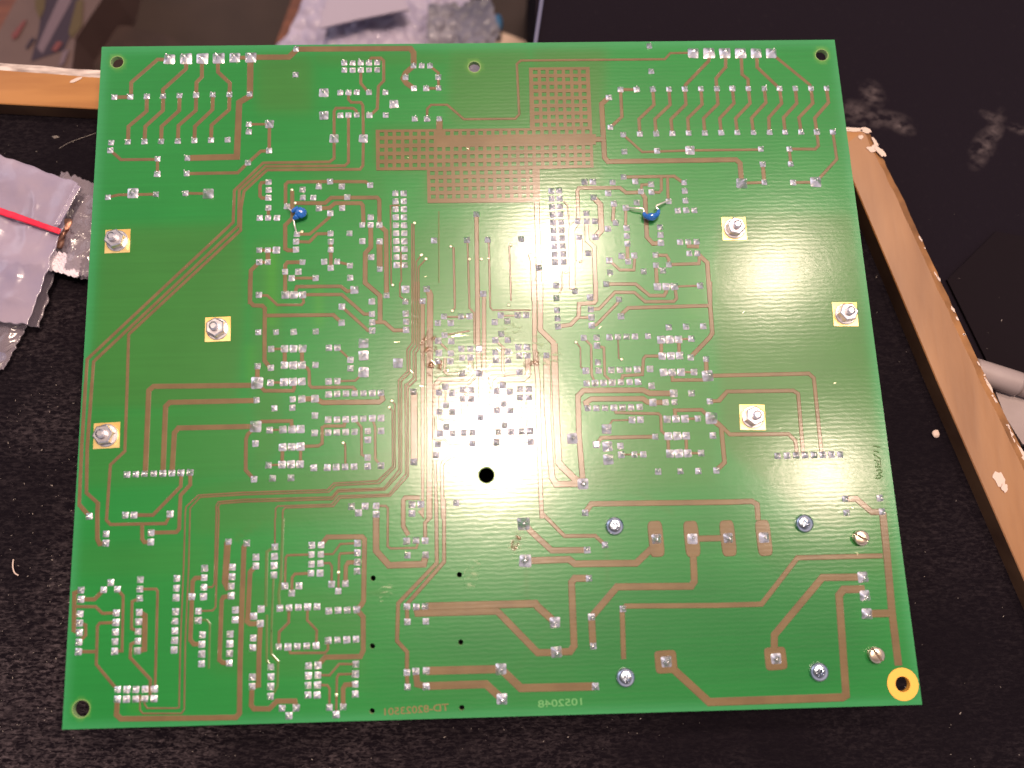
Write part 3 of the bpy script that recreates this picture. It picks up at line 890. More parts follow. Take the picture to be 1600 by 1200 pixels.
for (x, y, rot) in ((1343, 840.6, -.55), (1366.5, 1023, -1.0)):
    b2 = bmesh.new(); dome(b2, .00225, .0005, 0); bmesh.ops.contextual_create(b2, geom=[e for e in b2.edges if len(e.link_faces) == 1])
    for v in b2.verts:
        if v.co.z > .0001: v.co.z += .0011
    bmesh.ops.recalc_face_normals(b2, faces=b2.faces)
    s_ = obj('slotted_screw', b2, m_brass, board); s_.location = P(x, y)
    cb = bmesh.new(); boxb(cb, .004, .00028, .0009, .004, rot, taper=1); bmesh.ops.recalc_face_normals(cb, faces=cb.faces); carve(s_, cb)
# gold ring in the corner
c0 = P(1410.4, 1069)
bm = bmesh.new(); n = 64
for R1, R2, z in ((.00215, .00452, HT+.00004),):
    for i in range(n):
        a, b = 2*math.pi*i/n, 2*math.pi*(i+1)/n
        q = [bm.verts.new((R*math.cos(t), R*math.sin(t), z)) for R, t in ((R1, a), (R2, a), (R2, b), (R1, b))]; bm.faces.new(q)
        q = [bm.verts.new((R*math.cos(t), R*math.sin(t), zz)) for R, t, zz in ((R1, a, z), (R1, b, z), (R1*.95, b, -TH), (R1*.95, a, -TH))]; bm.faces.new(q)
bmesh.ops.remove_doubles(bm, verts=bm.verts, dist=1e-6)
o = obj('gold_ring', bm, m_gold2, board); o.location = c0
# blue capacitors ---------------------------------------------
def tube(pts, r, name, m_, par, rr=None, seg=10, res=6):
    pts = [Vector(p) for p in pts]
    P2 = []
    for i in range(len(pts)-1):
        p0 = pts[max(i-1, 0)]; p1 = pts[i]; p2 = pts[i+1]; p3 = pts[min(i+2, len(pts)-1)]
        for j in range(res):
            t = j/res; P2.append(.5*((2*p1)+(p2-p0)*t+(2*p0-5*p1+4*p2-p3)*t*t+(3*p1-p0-3*p2+p3)*t**3))
    P2.append(pts[-1]); bm = bmesh.new(); rings = []
    for i, p in enumerate(P2):
        d = (P2[min(i+1, len(P2)-1)]-P2[max(i-1, 0)]).normalized(); a = d.orthogonal().normalized() if i == 0 else (a-d*a.dot(d)).normalized(); b = d.cross(a)
        ra = r if rr is None else rr(i/(len(P2)-1))
        rings.append([bm.verts.new(p+ra*(a*math.cos(2*math.pi*k/seg)+b*math.sin(2*math.pi*k/seg))) for k in range(seg)])
    for A, C in zip(rings, rings[1:]):
        for k in range(seg): bm.faces.new((A[k], A[(k+1) % seg], C[(k+1) % seg], C[k]))
    bm.faces.new(rings[0]); bm.faces.new(rings[-1]); bmesh.ops.recalc_face_normals(bm, faces=bm.faces)
    return obj(name, bm, m_, par, True)
def T(tx, ty, k, x, y, z): p = P(tx+x*k, ty+y*k); return Vector((p.x, p.y, z))
def cap(cx, cy, R, ax, ay, sq_, legs, markp):
    c0 = P(cx, cy); z0 = .0022
    bm = bmesh.new(); bmesh.ops.create_uvsphere(bm, u_segments=32, v_segments=16, radius=1)
    for v in bm.verts:
        t = v.co.copy(); ang = math.atan2(t.y, t.x)
        v.co = Vector((t.x*R*ax*sq_, t.y*R*ay, t.z*.0014))
        v.co += Vector((noise.noise(t*2.2+Vector((cx, 0, 0))), noise.noise(t*2.2+Vector((0, 9, cx))), 0))*.0003
    o = obj('blue_capacitor', bm, m_blue, board, True); o.location = (c0.x, c0.y, z0)
    for lg in legs:
        q = [p-o.location for p in lg[:2]]; tube([p-o.location for p in lg], .00085, 'coated_neck', m_blue, o, rr=lambda t: .00105-.0006*t)
    return o
k_ = .175
o = cap(380+528*k_, 260+438*k_, .00176, 1, 1, 1, [[T(380, 260, k_, 510, 405, .0024), T(380, 260, k_, 475, 415, .0023), T(380, 260, k_, 450, 430, .002)], [T(380, 260, k_, 500, 470, .0024), T(380, 260, k_, 475, 482, .002), T(380, 260, k_, 460, 490, .0018)]], 0)
for pts in ([T(380, 260, k_, 455, 428, .0020), T(380, 260, k_, 425, 400, .0019), T(380, 260, k_, 392, 357, .0008)], [T(380, 260, k_, 462, 488, .0018), T(380, 260, k_, 470, 540, .0018), T(380, 260, k_, 480, 600, .0008)]):
    tube([p-o.location for p in pts], .00029, 'wire_lead', m_lead, o)
bm = bmesh.new(); boxb(bm, .00022, .00012, .00138, .00143, .4, taper=1); mk = obj('printed_mark', bm, m_mark, o)
o = cap(840+1003*k_, 260+474*k_, .00165, 1.15, .68, 1, [[T(840, 260, k_, 990, 480, .0023), T(840, 260, k_, 950, 465, .0023), T(840, 260, k_, 938, 438, .0022)], [T(840, 260, k_, 1020, 475, .0023), T(840, 260, k_, 1058, 450, .0023), T(840, 260, k_, 1070, 412, .0022)]], 0)
for pts in ([T(840, 260, k_, 938, 436, .0022), T(840, 260, k_, 928, 402, .0022), T(840, 260, k_, 860, 394, .0019), T(840, 260, k_, 790, 376, .0008)], [T(840, 260, k_, 1070, 412, .0022), T(840, 260, k_, 1047, 382, .0022), T(840, 260, k_, 1100, 350, .0019), T(840, 260, k_, 1170, 315, .0009)]):
    tube([p-o.location for p in pts], .00027, 'wire_lead', m_lead, o)
bm = bmesh.new(); boxb(bm, .0003, .00015, .00138, .00143, .7, taper=1); obj('printed_mark', bm, m_mark, o)

# stains, scuffs and ink --------------------------------------
def blob(bm, cx, cy, rx, ry, z, ang=0, seed=0, n=26):
    c0 = P(cx, cy); sc = c0.length*0+(c0-CAM).length/F
    vs = []
    for i in range(n):
        a = 2*math.pi*i/n; r = 1+.45*noise.noise(Vector((math.cos(a)*1.3+seed, math.sin(a)*1.3, seed*2.1)))
        X, Y = rx*sc*r*math.cos(a), ry*sc*r*math.sin(a)
        vs.append(bm.verts.new((c0.x+X*math.cos(ang)-Y*math.sin(ang), c0.y+X*math.sin(ang)+Y*math.cos(ang), z+.00001*seed)))
    bm.faces.new(vs)
for i, a in enumerate(((672, 548, 14, 30, 0), (680, 575, 12, 16, .2), (834, 560, 10, 14, .3), (826, 570, 9, 7, 0), (732, 618, 11, 7, .3), (806, 848, 6, 12, -.4))): 
    bm = bmesh.new(); blob(bm, *a[:4], .00017, a[4], i); obj('flux_stain', bm, m_flux, board)
for i, a in enumerate(((738, 900, 12, 20, -.3), (603, 925, 9, 16, -.6), (808, 845, 12, 20, -.4), (840, 535, 10, 14, 0), (712, 565, 24, 30, 0), (705, 522, 20, 10, .2), (800, 520, 20, 16, .2), (860, 555, 16, 20, 0))): 
    bm = bmesh.new(); blob(bm, *a[:4], .00013, a[4], i); obj('scuff_mark', bm, m_scuff, board)
bm = bmesh.new()       # bright scratches near the rework
for i in range(34):
    x, y = random.gauss(745, 55), random.gauss(565, 30)
    if i > 22: x, y = random.uniform(450, 1350), random.uniform(120, 900)
    p = P(x, y); a = random.choice((0.1, .6, 2.4, 1.2))+random.uniform(-.3, .3); l = random.uniform(.0002, .0010 if i < 23 else .0005); wd = .00012
    d = Vector((math.cos(a), math.sin(a), 0)); nrm = Vector((-d.y, d.x, 0))
    bm.faces.new([bm.verts.new(p+d*sx*l+nrm*sy*wd+Vector((0, 0, .00022+.000002*i))) for sx, sy in ((-1, -.4), (1, -.2), (1, .6), (-1, 1))])
for (x0, y0, x1, y1) in ((706, 526.5, 733, 524), (712, 524, 722, 522)):
    a_, b_2 = P(x0, y0), P(x1, y1)
    bm.faces.new([bm.verts.new(v+Vector((0, 0, .0004+x0*1e-8))) for v in (a_+Vector((0, -.0001, 0)), b_2, a_+Vector((0, .00014, 0)))])
tag(obj('scratch_flakes', bm, m_via, board), kind='stuff')
bm = bmesh.new()
def stroke(pts, w=.00024):
    q = [P(1280+x*.0875, 700+y*.0875) for x, y in pts]
    ribbon(bm, q, w*.5, .00006, 0)
for s_ in ([(955, -40), (1090, -10)], [(960, 50), (1065, 75)], [(975, 110), (1085, 190)], [(985, 215), (1100, 250)], [(1085, 190), (1100, 340), (1000, 335)], [(1045, 240), (1050, 330)], [(1015, 420), (1060, 385), (1110, 395), (1115, 430), (1060, 460)], [(1060, 460), (1120, 510), (1060, 550), (1020, 540), (1025, 500), (1060, 490)]): stroke(s_)
obj('marker_writing', bm, m_ink, board)
# mirrored legends on the copper side
def legend(s, cx, cy, wpx, hpx, m_, name, ang, z):
    cu = bpy.data.curves.new('t', 'FONT'); cu.body = s; cu.size = 1; cu.align_x = 'CENTER'; cu.align_y = 'CENTER'
    cu.offset = .012
    o = bpy.data.objects.new('t', cu); COL.objects.link(o); bpy.context.view_layer.update()
    me = bpy.data.meshes.new_from_object(o.evaluated_get(bpy.context.evaluated_depsgraph_get())); bpy.data.objects.remove(o)
    xs = [v.co.x for v in me.vertices]; ys_ = [v.co.y for v in me.vertices]
    c0 = P(cx, cy); sc = (c0-CAM).length/F
    W_, H_ = wpx*sc, hpx*sc
    for v in me.vertices:
        x = -(v.co.x-(min(xs)+max(xs))/2)/(max(xs)-min(xs))*W_; y = (v.co.y-(min(ys_)+max(ys_))/2)/(max(ys_)-min(ys_))*H_
        v.co = (c0.x+x*math.cos(ang)-y*math.sin(ang), c0.y+x*math.sin(ang)+y*math.cos(ang), z)
    return obj(name, me, m_, board)
legend('TD-82023501', 651, 1108.5, 93, 10, m_txt, 'etched_number', .035, .00005)
legend('1052048', 875, 1098, 64, 10, m_txt2, 'buried_number', .02, .00005)
# parts below the board that carry it
m_blk = mat('black_component', (.02, .02, .022), .45)
for x, y, sx, sy in ((300, 300, .03, .02), (1150, 300, .03, .02), (300, 950, .02, .03), (1200, 960, .03, .015)):
    bm = bmesh.new(); boxb(bm, sx/2, sy/2, 0, .0201, 0, taper=1); bmesh.ops.bevel(bm, geom=bm.edges[:], offset=.001, segments=2, affect='EDGES')
    o = obj('heat_sink', bm, m_blk, board); o.location = P(x, y); o.location.z = -.022

# ------------------------------------------------------------ tray surface
ZF = -.0222; ZT = -.0152; ZG = -.034
m_felt = mat('worn_black_felt', (.02, .016, .018), .95, Specular_IOR_Level=.08)
tcf = N(m_felt, 'ShaderNodeTexCoord')
def nz(m, sc, st, rz, det=5, dist=0):
    mp = N(m, 'ShaderNodeMapping'); mp.inputs['Scale'].default_value = st; mp.inputs['Rotation'].default_value = (0, 0, rz)
    L(m, tcf.outputs['Object'] if m is m_felt else N(m, 'ShaderNodeTexCoord').outputs['Object'], mp.inputs[0])
    n = N(m, 'ShaderNodeTexNoise'); n.inputs['Scale'].default_value = sc; n.inputs['Detail'].default_value = det; n.inputs['Distortion'].default_value = dist
    L(m, mp.outputs[0], n.inputs['Vector']); return n.outputs['Fac']
def ramp(m, src, a, b):
    r = N(m, 'ShaderNodeMapRange'); r.inputs['From Min'].default_value = a; r.inputs['From Max'].default_value = b; L(m, src, r.inputs['Value']); return r.outputs['Result']
fine = ramp(m_felt, nz(m_felt, 620, (1, 1.8, 1), .45, 7, .6), .47, .70)
streak = ramp(m_felt, nz(m_felt, 300, (1, 4.5, 1), .35, 6, .4), .46, .70)
patch = ramp(m_felt, nz(m_felt, 26, (1, 1.3, 1), .2, 4), .42, .68)
sepf = N(m_felt, 'ShaderNodeSeparateXYZ'); L(m_felt, tcf.outputs['Object'], sepf.inputs[0])
left = ramp(m_felt, math_n(m_felt, 'MULTIPLY_ADD', sepf.outputs['Y'], .35, sepf.outputs['X']), .03, -.10)
low_ = ramp(m_felt, sepf.outputs['Y'], .06, -.09)
dust = math_n(m_felt, 'MULTIPLY', math_n(m_felt, 'ADD', math_n(m_felt, 'MULTIPLY', fine, .75), math_n(m_felt, 'MULTIPLY', streak, .5)), math_n(m_felt, 'ADD', math_n(m_felt, 'MULTIPLY', patch, .75), .22))
dust = math_n(m_felt, 'MULTIPLY', dust, math_n(m_felt, 'ADD', math_n(m_felt, 'MULTIPLY', math_n(m_felt, 'MULTIPLY', left, low_), .85), .18))
mxf = N(m_felt, 'ShaderNodeMix', data_type='RGBA'); L(m_felt, dust, mxf.inputs['Factor'])
mxf.inputs[6].default_value = (.0052, .0034, .0058, 1); mxf.inputs[7].default_value = (.088, .068, .075, 1)
L(m_felt, mxf.outputs[2], B(m_felt).inputs['Base Color'])
bump(m_felt, nz(m_felt, 900, (1, 2, 1), .4, 5), .8, .0006)
def plane(name, pts, z, m_, thick=0, parent=None):
    bm = bmesh.new(); vs = [bm.verts.new((*P(x, y, z)[:2], z)) for x, y in pts]; bm.faces.new(vs)
    if thick:
        r = bmesh.ops.extrude_face_region(bm, geom=bm.faces[:]); 
        for v in [g for g in r['geom'] if isinstance(g, bmesh.types.BMVert)]: v.co.z -= thick
    bmesh.ops.recalc_face_normals(bm, faces=bm.faces)
    if not thick:
        for f in bm.faces:
            if f.normal.z < 0: f.normal_flip()
    return obj(name, bm, m_, parent)
tag(plane('felt_surface', [(-900, 150), (-300, 160), (1316, 236), (1480, 600), (1720, 1130), (1950, 1700), (-900, 1700)], ZF, m_felt, .004), kind='structure')
m_floor = mat('dark_brown_floor', (.06, .03, .025), .8)
noise_col(m_floor, (.015, .006, .0045), (.027, .013, .0095), 22, detail=8)
bm = bmesh.new(); bmesh.ops.create_grid(bm, x_segments=2, y_segments=2, size=3); f_o = obj('floor', bm, m_floor); f_o.location = (0, 0, -.16); tag(f_o, kind='structure')

# wooden rails of the tray
m_wood = mat('varnished_wood', (.52, .25, .07), .38, Coat_Weight=.35, Coat_Roughness=.25)
mp, n, r = noise_col(m_wood, (.27, .105, .018), (.36, .155, .034), 26, detail=8, stretch=(1, 7, 1)); bump(m_wood, n.outputs['Fac'], .2, .0006)
m_wood_r = mat('varnished_wood_side', (.50, .25, .09), .36, Coat_Weight=.5, Coat_Roughness=.3)  # pinker, darker copy of the rail wood, gloss sheen painted into its colour
mp, n, r = noise_col(m_wood_r, (.19, .078, .024), (.26, .118, .042), 24, detail=8, stretch=(6, 1, 1), rotz=.4); bump(m_wood_r, n.outputs['Fac'], .2, .0006)
m_wdark = mat('bare_rail_edge', (.20, .085, .03), .6)
noise_col(m_wdark, (.13, .055, .018), (.30, .14, .05), 90, detail=6)
m_wside = mat('dark_rail_side', (.10, .045, .022), .65)  # inner rail faces, darker brown than the tops
noise_col(m_wside, (.075, .034, .018), (.13, .065, .032), 60)
m_paint = mat('chipped_white_paint', (.70, .62, .58), .6)
mp, n, r = noise_col(m_paint, (.24, .18, .16), (.60, .50, .46), 110, .36, .62, detail=7, stretch=(1, 4, 1)); bump(m_paint, n.outputs['Fac'], .5, .001)
m_chip = mat('white_paint_chip', (.55, .43, .38), .6)
frame = empty('tray_frame', P(1340, 230, ZF)); tag(frame, 'wooden tray frame of two golden varnished rails with chipped white paint along the outer edge', 'tray frame')
def rail(name, inner, outer, bevel_at, drop, mats, jit, parent=frame):
    """inner/outer: polylines of equal length in picture units at the rail's top height"""
    bm = bmesh.new(); rows = []
    n = len(inner); S = 60; rr = random.Random(5)
    def lerp_poly(pl, t):
        a = min(int(t*(len(pl)-1)), len(pl)-2); f = t*(len(pl)-1)-a
        return (pl[a][0]+(pl[a+1][0]-pl[a][0])*f, pl[a][1]+(pl[a+1][1]-pl[a][1])*f)
    for s in range(S+1):
        t = s/S; i2 = P(*lerp_poly(inner, t), ZT); o2 = P(*lerp_poly(outer, t), ZT)
        j1 = jit*noise.noise(Vector((t*26, 0, 0))); j2 = jit*.8*noise.noise(Vector((t*45, 5, 0)))
        ac = o2-i2; d = ac.normalized()
        bv = i2+ac*bevel_at+d*j1; ov = o2+d*j2
        rows.append([bm.verts.new(v) for v in (Vector((i2.x, i2.y, ZF-.002)), Vector((i2.x, i2.y, ZT-.0003)), i2+d*.0003, bv, Vector((ov.x, ov.y, ZT-drop)), Vector((ov.x, ov.y, -.16)))])
    for a, b in zip(rows, rows[1:]):
        for k2, mi in zip(range(5), (2, 0, 0, 1, 1)):
            f = bm.faces.new((a[k2], a[k2+1], b[k2+1], b[k2])); f.material_index = mi; f.smooth = False
    bmesh.ops.recalc_face_normals(bm, faces=bm.faces)
    return child(obj(name, bm, mats), parent)
rail('top_rail', [(-300, 146.5), (0, 162), (654, 197), (1312, 232)], [(-300, 75), (0, 97), (680, 148), (1357, 199.5)], .80, .0006, [m_wood, m_paint, m_wside], .0006)
rail('side_rail', [(1312, 232), (1340, 300), (1403, 450), (1466, 600), (1595, 895), (1730, 1200)], [(1357, 199.5), (1409, 300), (1478, 450), (1549, 600), (1697, 895), (1850, 1200)], .82, .0010, [m_wood_r, m_wdark, m_wside], .0006)
def chip(cx, cy, rx, ry, ang, seed, z=ZT+.0002):
    bm = bmesh.new()
    c0 = P(cx, cy, z); sc = (c0-CAM).length/F; n = 18; top = []; low = []
    for i in range(n):
        a = 2*math.pi*i/n; r = 1+.5*noise.noise(Vector((math.cos(a)*1.6+seed*3, math.sin(a)*1.6, seed)))
        X, Y = rx*sc*r*math.cos(a), ry*sc*r*math.sin(a); v = Vector((c0.x+X*math.cos(ang)-Y*math.sin(ang), c0.y+X*math.sin(ang)+Y*math.cos(ang), z))
        top.append(bm.verts.new(v)); low.append(bm.verts.new(v-Vector((0, 0, .0004))))
    bm.faces.new(top)
    for i in range(n): bm.faces.new((low[i], low[(i+1) % n], top[(i+1) % n], top[i]))
    child(obj('paint_chip', bm, m_chip), frame)
chip(118, 125, 9, 2.0, .45, 1); chip(1364, 232, 8, 5, .1, 2); chip(1376, 237, 10, 4, -.9, 3, ZT+.0004); chip(1562, 748, 7, 11, .3, 4); chip(1570, 762, 4, 6, 0, 5, ZT+.0004)
chip(1345, 214, 4, 3, .5, 6); chip(1335, 203, 12, 2.5, 0, 7); chip(1352, 203, 9, 3.5, -.3, 8); chip(1368, 222, 7, 2.5, -1.1, 22, ZT-.0001)
for s in range(26):
    t = random.uniform(.1, .95); y = 300+590*t; x = 1405+(y-300)*.467; chip(x-random.uniform(0, 3), y, random.uniform(.6, 1.6), random.uniform(1, 5), .45, 30+s, ZT-.0005)
chip(1592, 703, 4, 18, .45, 60, ZT-.0007); chip(1544, 600, 2.5, 12, .45, 61, ZT-.0007)

# lint and crumbs ---------------------------------------------
m_lint = mat('grey_lint', (.26, .22, .20), .9)
bm = bmesh.new(); rl = random.Random(11)
def speck(x, y, z, s, a, asp):
    p = P(x, y, z); d = Vector((math.cos(a), math.sin(a), 0)); nn_ = Vector((-d.y, d.x, 0))
    t = [bm.verts.new(p+d*s*u_*asp+nn_*s*v_+Vector((0, 0, h_*s))) for u_, v_, h_ in ((-1, 0, 0), (-.2, -.8, 0), (1, .1, .1), (.1, .7, 0), (0, 0, .9))]
    for i in range(4): bm.faces.new((t[i], t[(i+1) % 4], t[4]))
for i in range(400):
    if i < 240: x, y = rl.uniform(-20, 160), rl.uniform(600, 1200)
    elif i < 320: x, y = rl.uniform(0, 1100), rl.uniform(1120, 1200)
    else: x, y = rl.uniform(1340, 1600), rl.uniform(330, 1200)
    if i % 9 == 0: x, y = rl.uniform(0, 155), rl.uniform(185, 700)
    speck(x, y, ZF+.0001, abs(rl.gauss(.00008, .00008))+.00004, rl.uniform(0, 3.1), rl.uniform(.8, 2))
for x, y, s in ((87, 214, .0008), (66, 485, .0003), (1282+110, 900, .0002)): speck(x, y, ZF+.0001, s, -.2, 1.8)
tag(obj('lint', bm, m_lint), kind='stuff')
bm = bmesh.new(); bmesh.ops.create_icosphere(bm, subdivisions=3, radius=.0013)
for v in bm.verts: v.co *= 1+.25*noise.noise(v.co*900); v.co.z *= .5
o = obj('white_crumb', bm, m_chip, smooth=True); o.location = P(1462.5, 678, ZF+.0005); tag(o, 'small round white crumb on the black felt beside the right rail', 'crumb')
o = tube([P(21, 874, ZF+.0006)-P(21, 880, ZF), P(20, 885, ZF+.001)-P(21, 880, ZF), P(23, 895, ZF+.0008)-P(21, 880, ZF), P(29, 899, ZF+.0004)-P(21, 880, ZF)], .00022, 'white_fibre', m_chip, None); o.location = P(21, 880, ZF)
tag(o, 'short curled white fibre lying on the felt left of the board', 'fibre')
o = tube([P(x, y, ZF+.0005)-P(90, 225, ZF) for x, y in ((92, 232), (110, 222), (135, 213), (150, 208))], .00007, 'fine_hair', m_lint, None); o.location = P(90, 225, ZF)
tag(o, 'thin pale hair on the felt below the left end of the top rail', 'hair')

# ------------------------------------------------------------ black case beyond the frame
ZC = -.030
m_case = mat('dusty_black_fabric', (.012, .009, .012), .9, Specular_IOR_Level=.1)
tcc = N(m_case, 'ShaderNodeTexCoord')
def ell(m, cx, cy, rx, ry, ang, z=ZC):
    c0 = P(cx, cy, z); sc = (c0-CAM).length/F
    mp = N(m, 'ShaderNodeMapping'); mp.vector_type = 'TEXTURE'; mp.inputs['Location'].default_value = (c0.x, c0.y, z); mp.inputs['Rotation'].default_value = (0, 0, ang); mp.inputs['Scale'].default_value = (rx*sc, ry*sc, 1)
    L(m, tcc.outputs['Object'], mp.inputs[0]); ln_ = N(m, 'ShaderNodeVectorMath', operation='LENGTH'); L(m, mp.outputs[0], ln_.inputs[0])
    return ramp(m, ln_.outputs['Value'], 1.0, .1)
acc = None
for a in ((1375, 186, 48, 17, -.1), (1363, 148, 20, 26, .2), (1408, 198, 24, 13, -.5), (1335, 175, 30, 22, 0), (1553, 205, 14, 40, -.5), (1535, 232, 18, 38, -.55), (1552, 184, 22, 9, -.5), (1592, 202, 20, 9, -.4)):
    e_ = ell(m_case, *a); acc = e_ if acc is None else math_n(m_case, 'MAXIMUM', acc, e_)
nc = nz(m_case, 260, (1, 1.4, 1), .7, 9, .25)
sm = math_n(m_case, 'MULTIPLY', acc, ramp(m_case, nc, .36, .70))
gen = math_n(m_case, 'MULTIPLY', ramp(m_case, nz(m_case, 500, (1, 1, 1), 0, 6), .60, .80), .05)
mxc = N(m_case, 'ShaderNodeMix', data_type='RGBA'); L(m_case, math_n(m_case, 'ADD', sm, gen), mxc.inputs['Factor'])
mxc.inputs[6].default_value = (.0072, .0046, .0085, 1); mxc.inputs[7].default_value = (.085, .066, .070, 1); L(m_case, mxc.outputs[2], B(m_case).inputs['Base Color'])
bump(m_case, nz(m_case, 1300, (1, 1, 1), 0, 3), .4, .0004)
m_pipe = mat('case_edge_piping', (.10, .10, .17), .4)
case = empty('black_case', P(1000, 100, ZC-.05)); tag(case, 'black fabric covered case with chalky smudges behind the board on the right', 'case')
child(plane('lid', [(842, -300), (836, 80), (834, 240), (1300, 215), (1380, 330), (1530, 640), (1700, 950), (2100, 900), (2100, -300)], ZC, m_case, .13), case)
bm = bmesh.new()
a_, b_2 = P(849, -20, ZC), P(837, 64, ZC); 
child(tube([P(860, -120, ZC+.0008), P(849, -20, ZC+.0008), P(837, 64, ZC+.0008), P(825, 150, ZC+.0008)], .0009, 'edge_piping', m_pipe, None), case)
m_cloth = mat('black_flap', (.0072, .0044, .0066), .95, Specular_IOR_Level=.12)
flap = plane('black_flap', [(1556, 362), (1480, 437), (1560, 600), (1760, 700), (1900, 420)], ZC+.0012, m_cloth, .001); tag(flap, 'thin black flap with a straight pale edge lying on the case right of the rail', 'flap')
# grey device at the right edge
m_grey = mat('grey_plastic', (.46, .38, .38), .45)
noise_col(m_grey, (.24, .19, .19), (.30, .24, .24), 60)
dev = empty('grey_device', P(1590, 640, -.045)); tag(dev, 'light grey plastic device with a rounded hinge barrel beyond the right rail', 'device')
zd = -.027
child(plane('casing', [(1555, 610), (1600, 604), (1700, 590), (1720, 700), (1598, 694), (1570, 650)], zd-.004+.006, m_grey, .12), dev)
a_, b_2 = P(1520, 578, zd+.004), P(1590, 600, zd+.004)
child(tube([a_, a_.lerp(b_2, .5), b_2], .0042, 'hinge_barrel', m_grey, None, seg=24), dev)
a_, b_2 = P(1594, 601, zd+.004), P(1680, 628, zd+.004)
child(tube([a_, a_.lerp(b_2, .5), b_2], .0038, 'hinge_barrel', m_grey, None, seg=24), dev)

# ------------------------------------------------------------ things above the board
# printed carton
ZB = -.13
m_carton = mat('pale_carton', (.30, .20, .19), .6); noise_col(m_carton, (.066, .036, .034), (.088, .050, .045), 30)
m_pr1 = mat('purple_print', (.014, .004, .016), .7); m_pr2 = mat('pale_print', (.10, .065, .085), .7); m_pr3 = mat('olive_print', (.055, .034, .010), .7); m_pr4 = mat('red_print', (.11, .022, .024), .7)
carton = empty('printed_carton', P(70, 60, ZB-.03)); tag(carton, 'pale carton with a dark purple and white printed emblem in the top left corner', 'carton')
child(plane('carton_body', [(30, -90), (36, -20), (-8, 60), (-60, 160), (104, 175), (118, 60), (172, -20), (190, -90)], ZB, m_carton, .03), carton)
for i, (pts, m_, nm) in enumerate((([(72, -30), (60, 50), (48, 96), (100, 78), (108, 60), (120, 20), (128, -30)], m_pr1, 'purple_panel'), ([(100, -20), (112, 0), (66, 84), (58, 74), (68, 50)], m_pr2, 'pale_stroke'), ([(55, -30), (72, -30), (70, 12), (62, 30), (55, 12)], m_pr3, 'olive_patch'),
                                   ([(120, 0), (130, 0), (128, 40), (112, 60), (107, 50)], m_pr3, 'olive_patch'), ([(35, 34), (42, 30), (28, 56), (20, 62), (18, 54)], m_pr4, 'red_mark'), ([(90, 64), (98, 66), (88, 80), (80, 78)], m_pr4, 'red_mark'), ([(50, 58), (55, 60), (42, 76), (39, 74)], m_pr1, 'purple_mark'), ([(98, 80), (108, 76), (100, 98), (92, 104)], m_pr2, 'pale_mark'))):
    child(plane(nm, pts, ZB+.0003+.00012*i, m_, .0002), carton)
m_rw = mat('reddish_wood', (.16, .045, .022), .5); mp, n, r = noise_col(m_rw, (.07, .018, .009), (.13, .038, .016), 30, stretch=(1, 6, 1))
o = plane('wooden_board', [(-60, -60), (60, -60), (30, 0), (0, 50), (-60, 150)], -.135, m_rw, .025); tag(o, 'reddish brown wooden board in the extreme top left corner behind the carton', 'board')
o = plane('wooden_block', [(472, -40), (536, -40), (520, 8), (505, 34), (430, 70), (452, 10)], -.14, m_rw, .02); tag(o, 'reddish brown wooden block beside the bubble wrap', 'wood block')
# dark sheet at the top
m_sheet = mat('dark_brown_cloth', (.035, .018, .016), .85); noise_col(m_sheet, (.020, .009, .008), (.034, .015, .012), 60)
o = plane('brown_cloth', [(100, 130), (118, 58), (145, 42), (200, 40), (260, 54), (300, 80), (340, 180)], -.15, m_sheet, .01); tag(o, 'dark brown cloth with a rounded outline between carton and board', 'cloth')
# bubble wrap
m_bub = mat('bubble_wrap_film', (.46, .42, .56), .55, Transmission_Weight=.1, Coat_Weight=.15)
noise_col(m_bub, (.29, .26, .38), (.41, .36, .48), 60)
m_bub2 = mat('grey_bubble_wrap_film', (.20, .19, .25), .5, Coat_Weight=.15); noise_col(m_bub2, (.10, .095, .13), (.20, .185, .235), 50)
def bubble(name, quad_, z, m_, seed, lab, hump=.01):
    bm = bmesh.new(); n = 90; mm = 60; g = []
    a, b, c_, d_ = [P(x, y, z) for x, y in quad_]
    for i in range(n+1):
        row = []
        for j in range(mm+1):
            u_, v_ = i/n, j/mm; p = a.lerp(b, u_).lerp(d_.lerp(c_, u_), v_)
            s = .0075; gx, gy = p.x/s, p.y/(s*.87)
            gx += .5*(math.floor(gy) % 2); r = math.hypot((gx % 1)-.5, (gy % 1)-.5)
            h = .0011*math.sqrt(max(0, 1-(r/.44)**2))
            p = p+Vector((0, 0, h+hump*noise.noise(Vector((p.x*22, p.y*22, seed)))+.5*hump*noise.noise(Vector((p.x*60, p.y*50, seed)))))
            p.x += .003*noise.noise(Vector((v_*6, seed, 0))); p.y += .004*noise.noise(Vector((u_*9, seed, 4)))
            row.append(bm.verts.new(p))
        g.append(row)
    for i in range(n):
        for j in range(mm): bm.faces.new((g[i][j], g[i+1][j], g[i+1][j+1], g[i][j+1]))
    bmesh.ops.recalc_face_normals(bm, faces=bm.faces)
    o = obj(name, bm, m_, smooth=True); sd = o.modifiers.new('s', 'SOLIDIFY'); sd.thickness = .0003
    tag(o, lab, 'bubble wrap', 'sheets of bubble wrap'); return o
bubble('bubble_wrap', [(505, -40), (735, -5), (700, 130), (395, 130)], -.132, m_bub, 3, 'lavender white sheet of bubble wrap behind the top edge of the board')
bubble('bubble_wrap', [(672, 12), (768, 0), (790, 130), (655, 130)], -.126, m_bub2, 8, 'greyer crumpled fold of bubble wrap at the right end of the wrapping', .008)
m_paper = mat('white_paper', (.31, .27, .35), .8)
o = plane('white_sheet', [(524, -60), (600, -60), (640, 14), (560, 30), (500, 44)], -.118, m_paper, .001); tag(o, 'smooth pale paper sheet lying above the bubble wrap', 'paper')
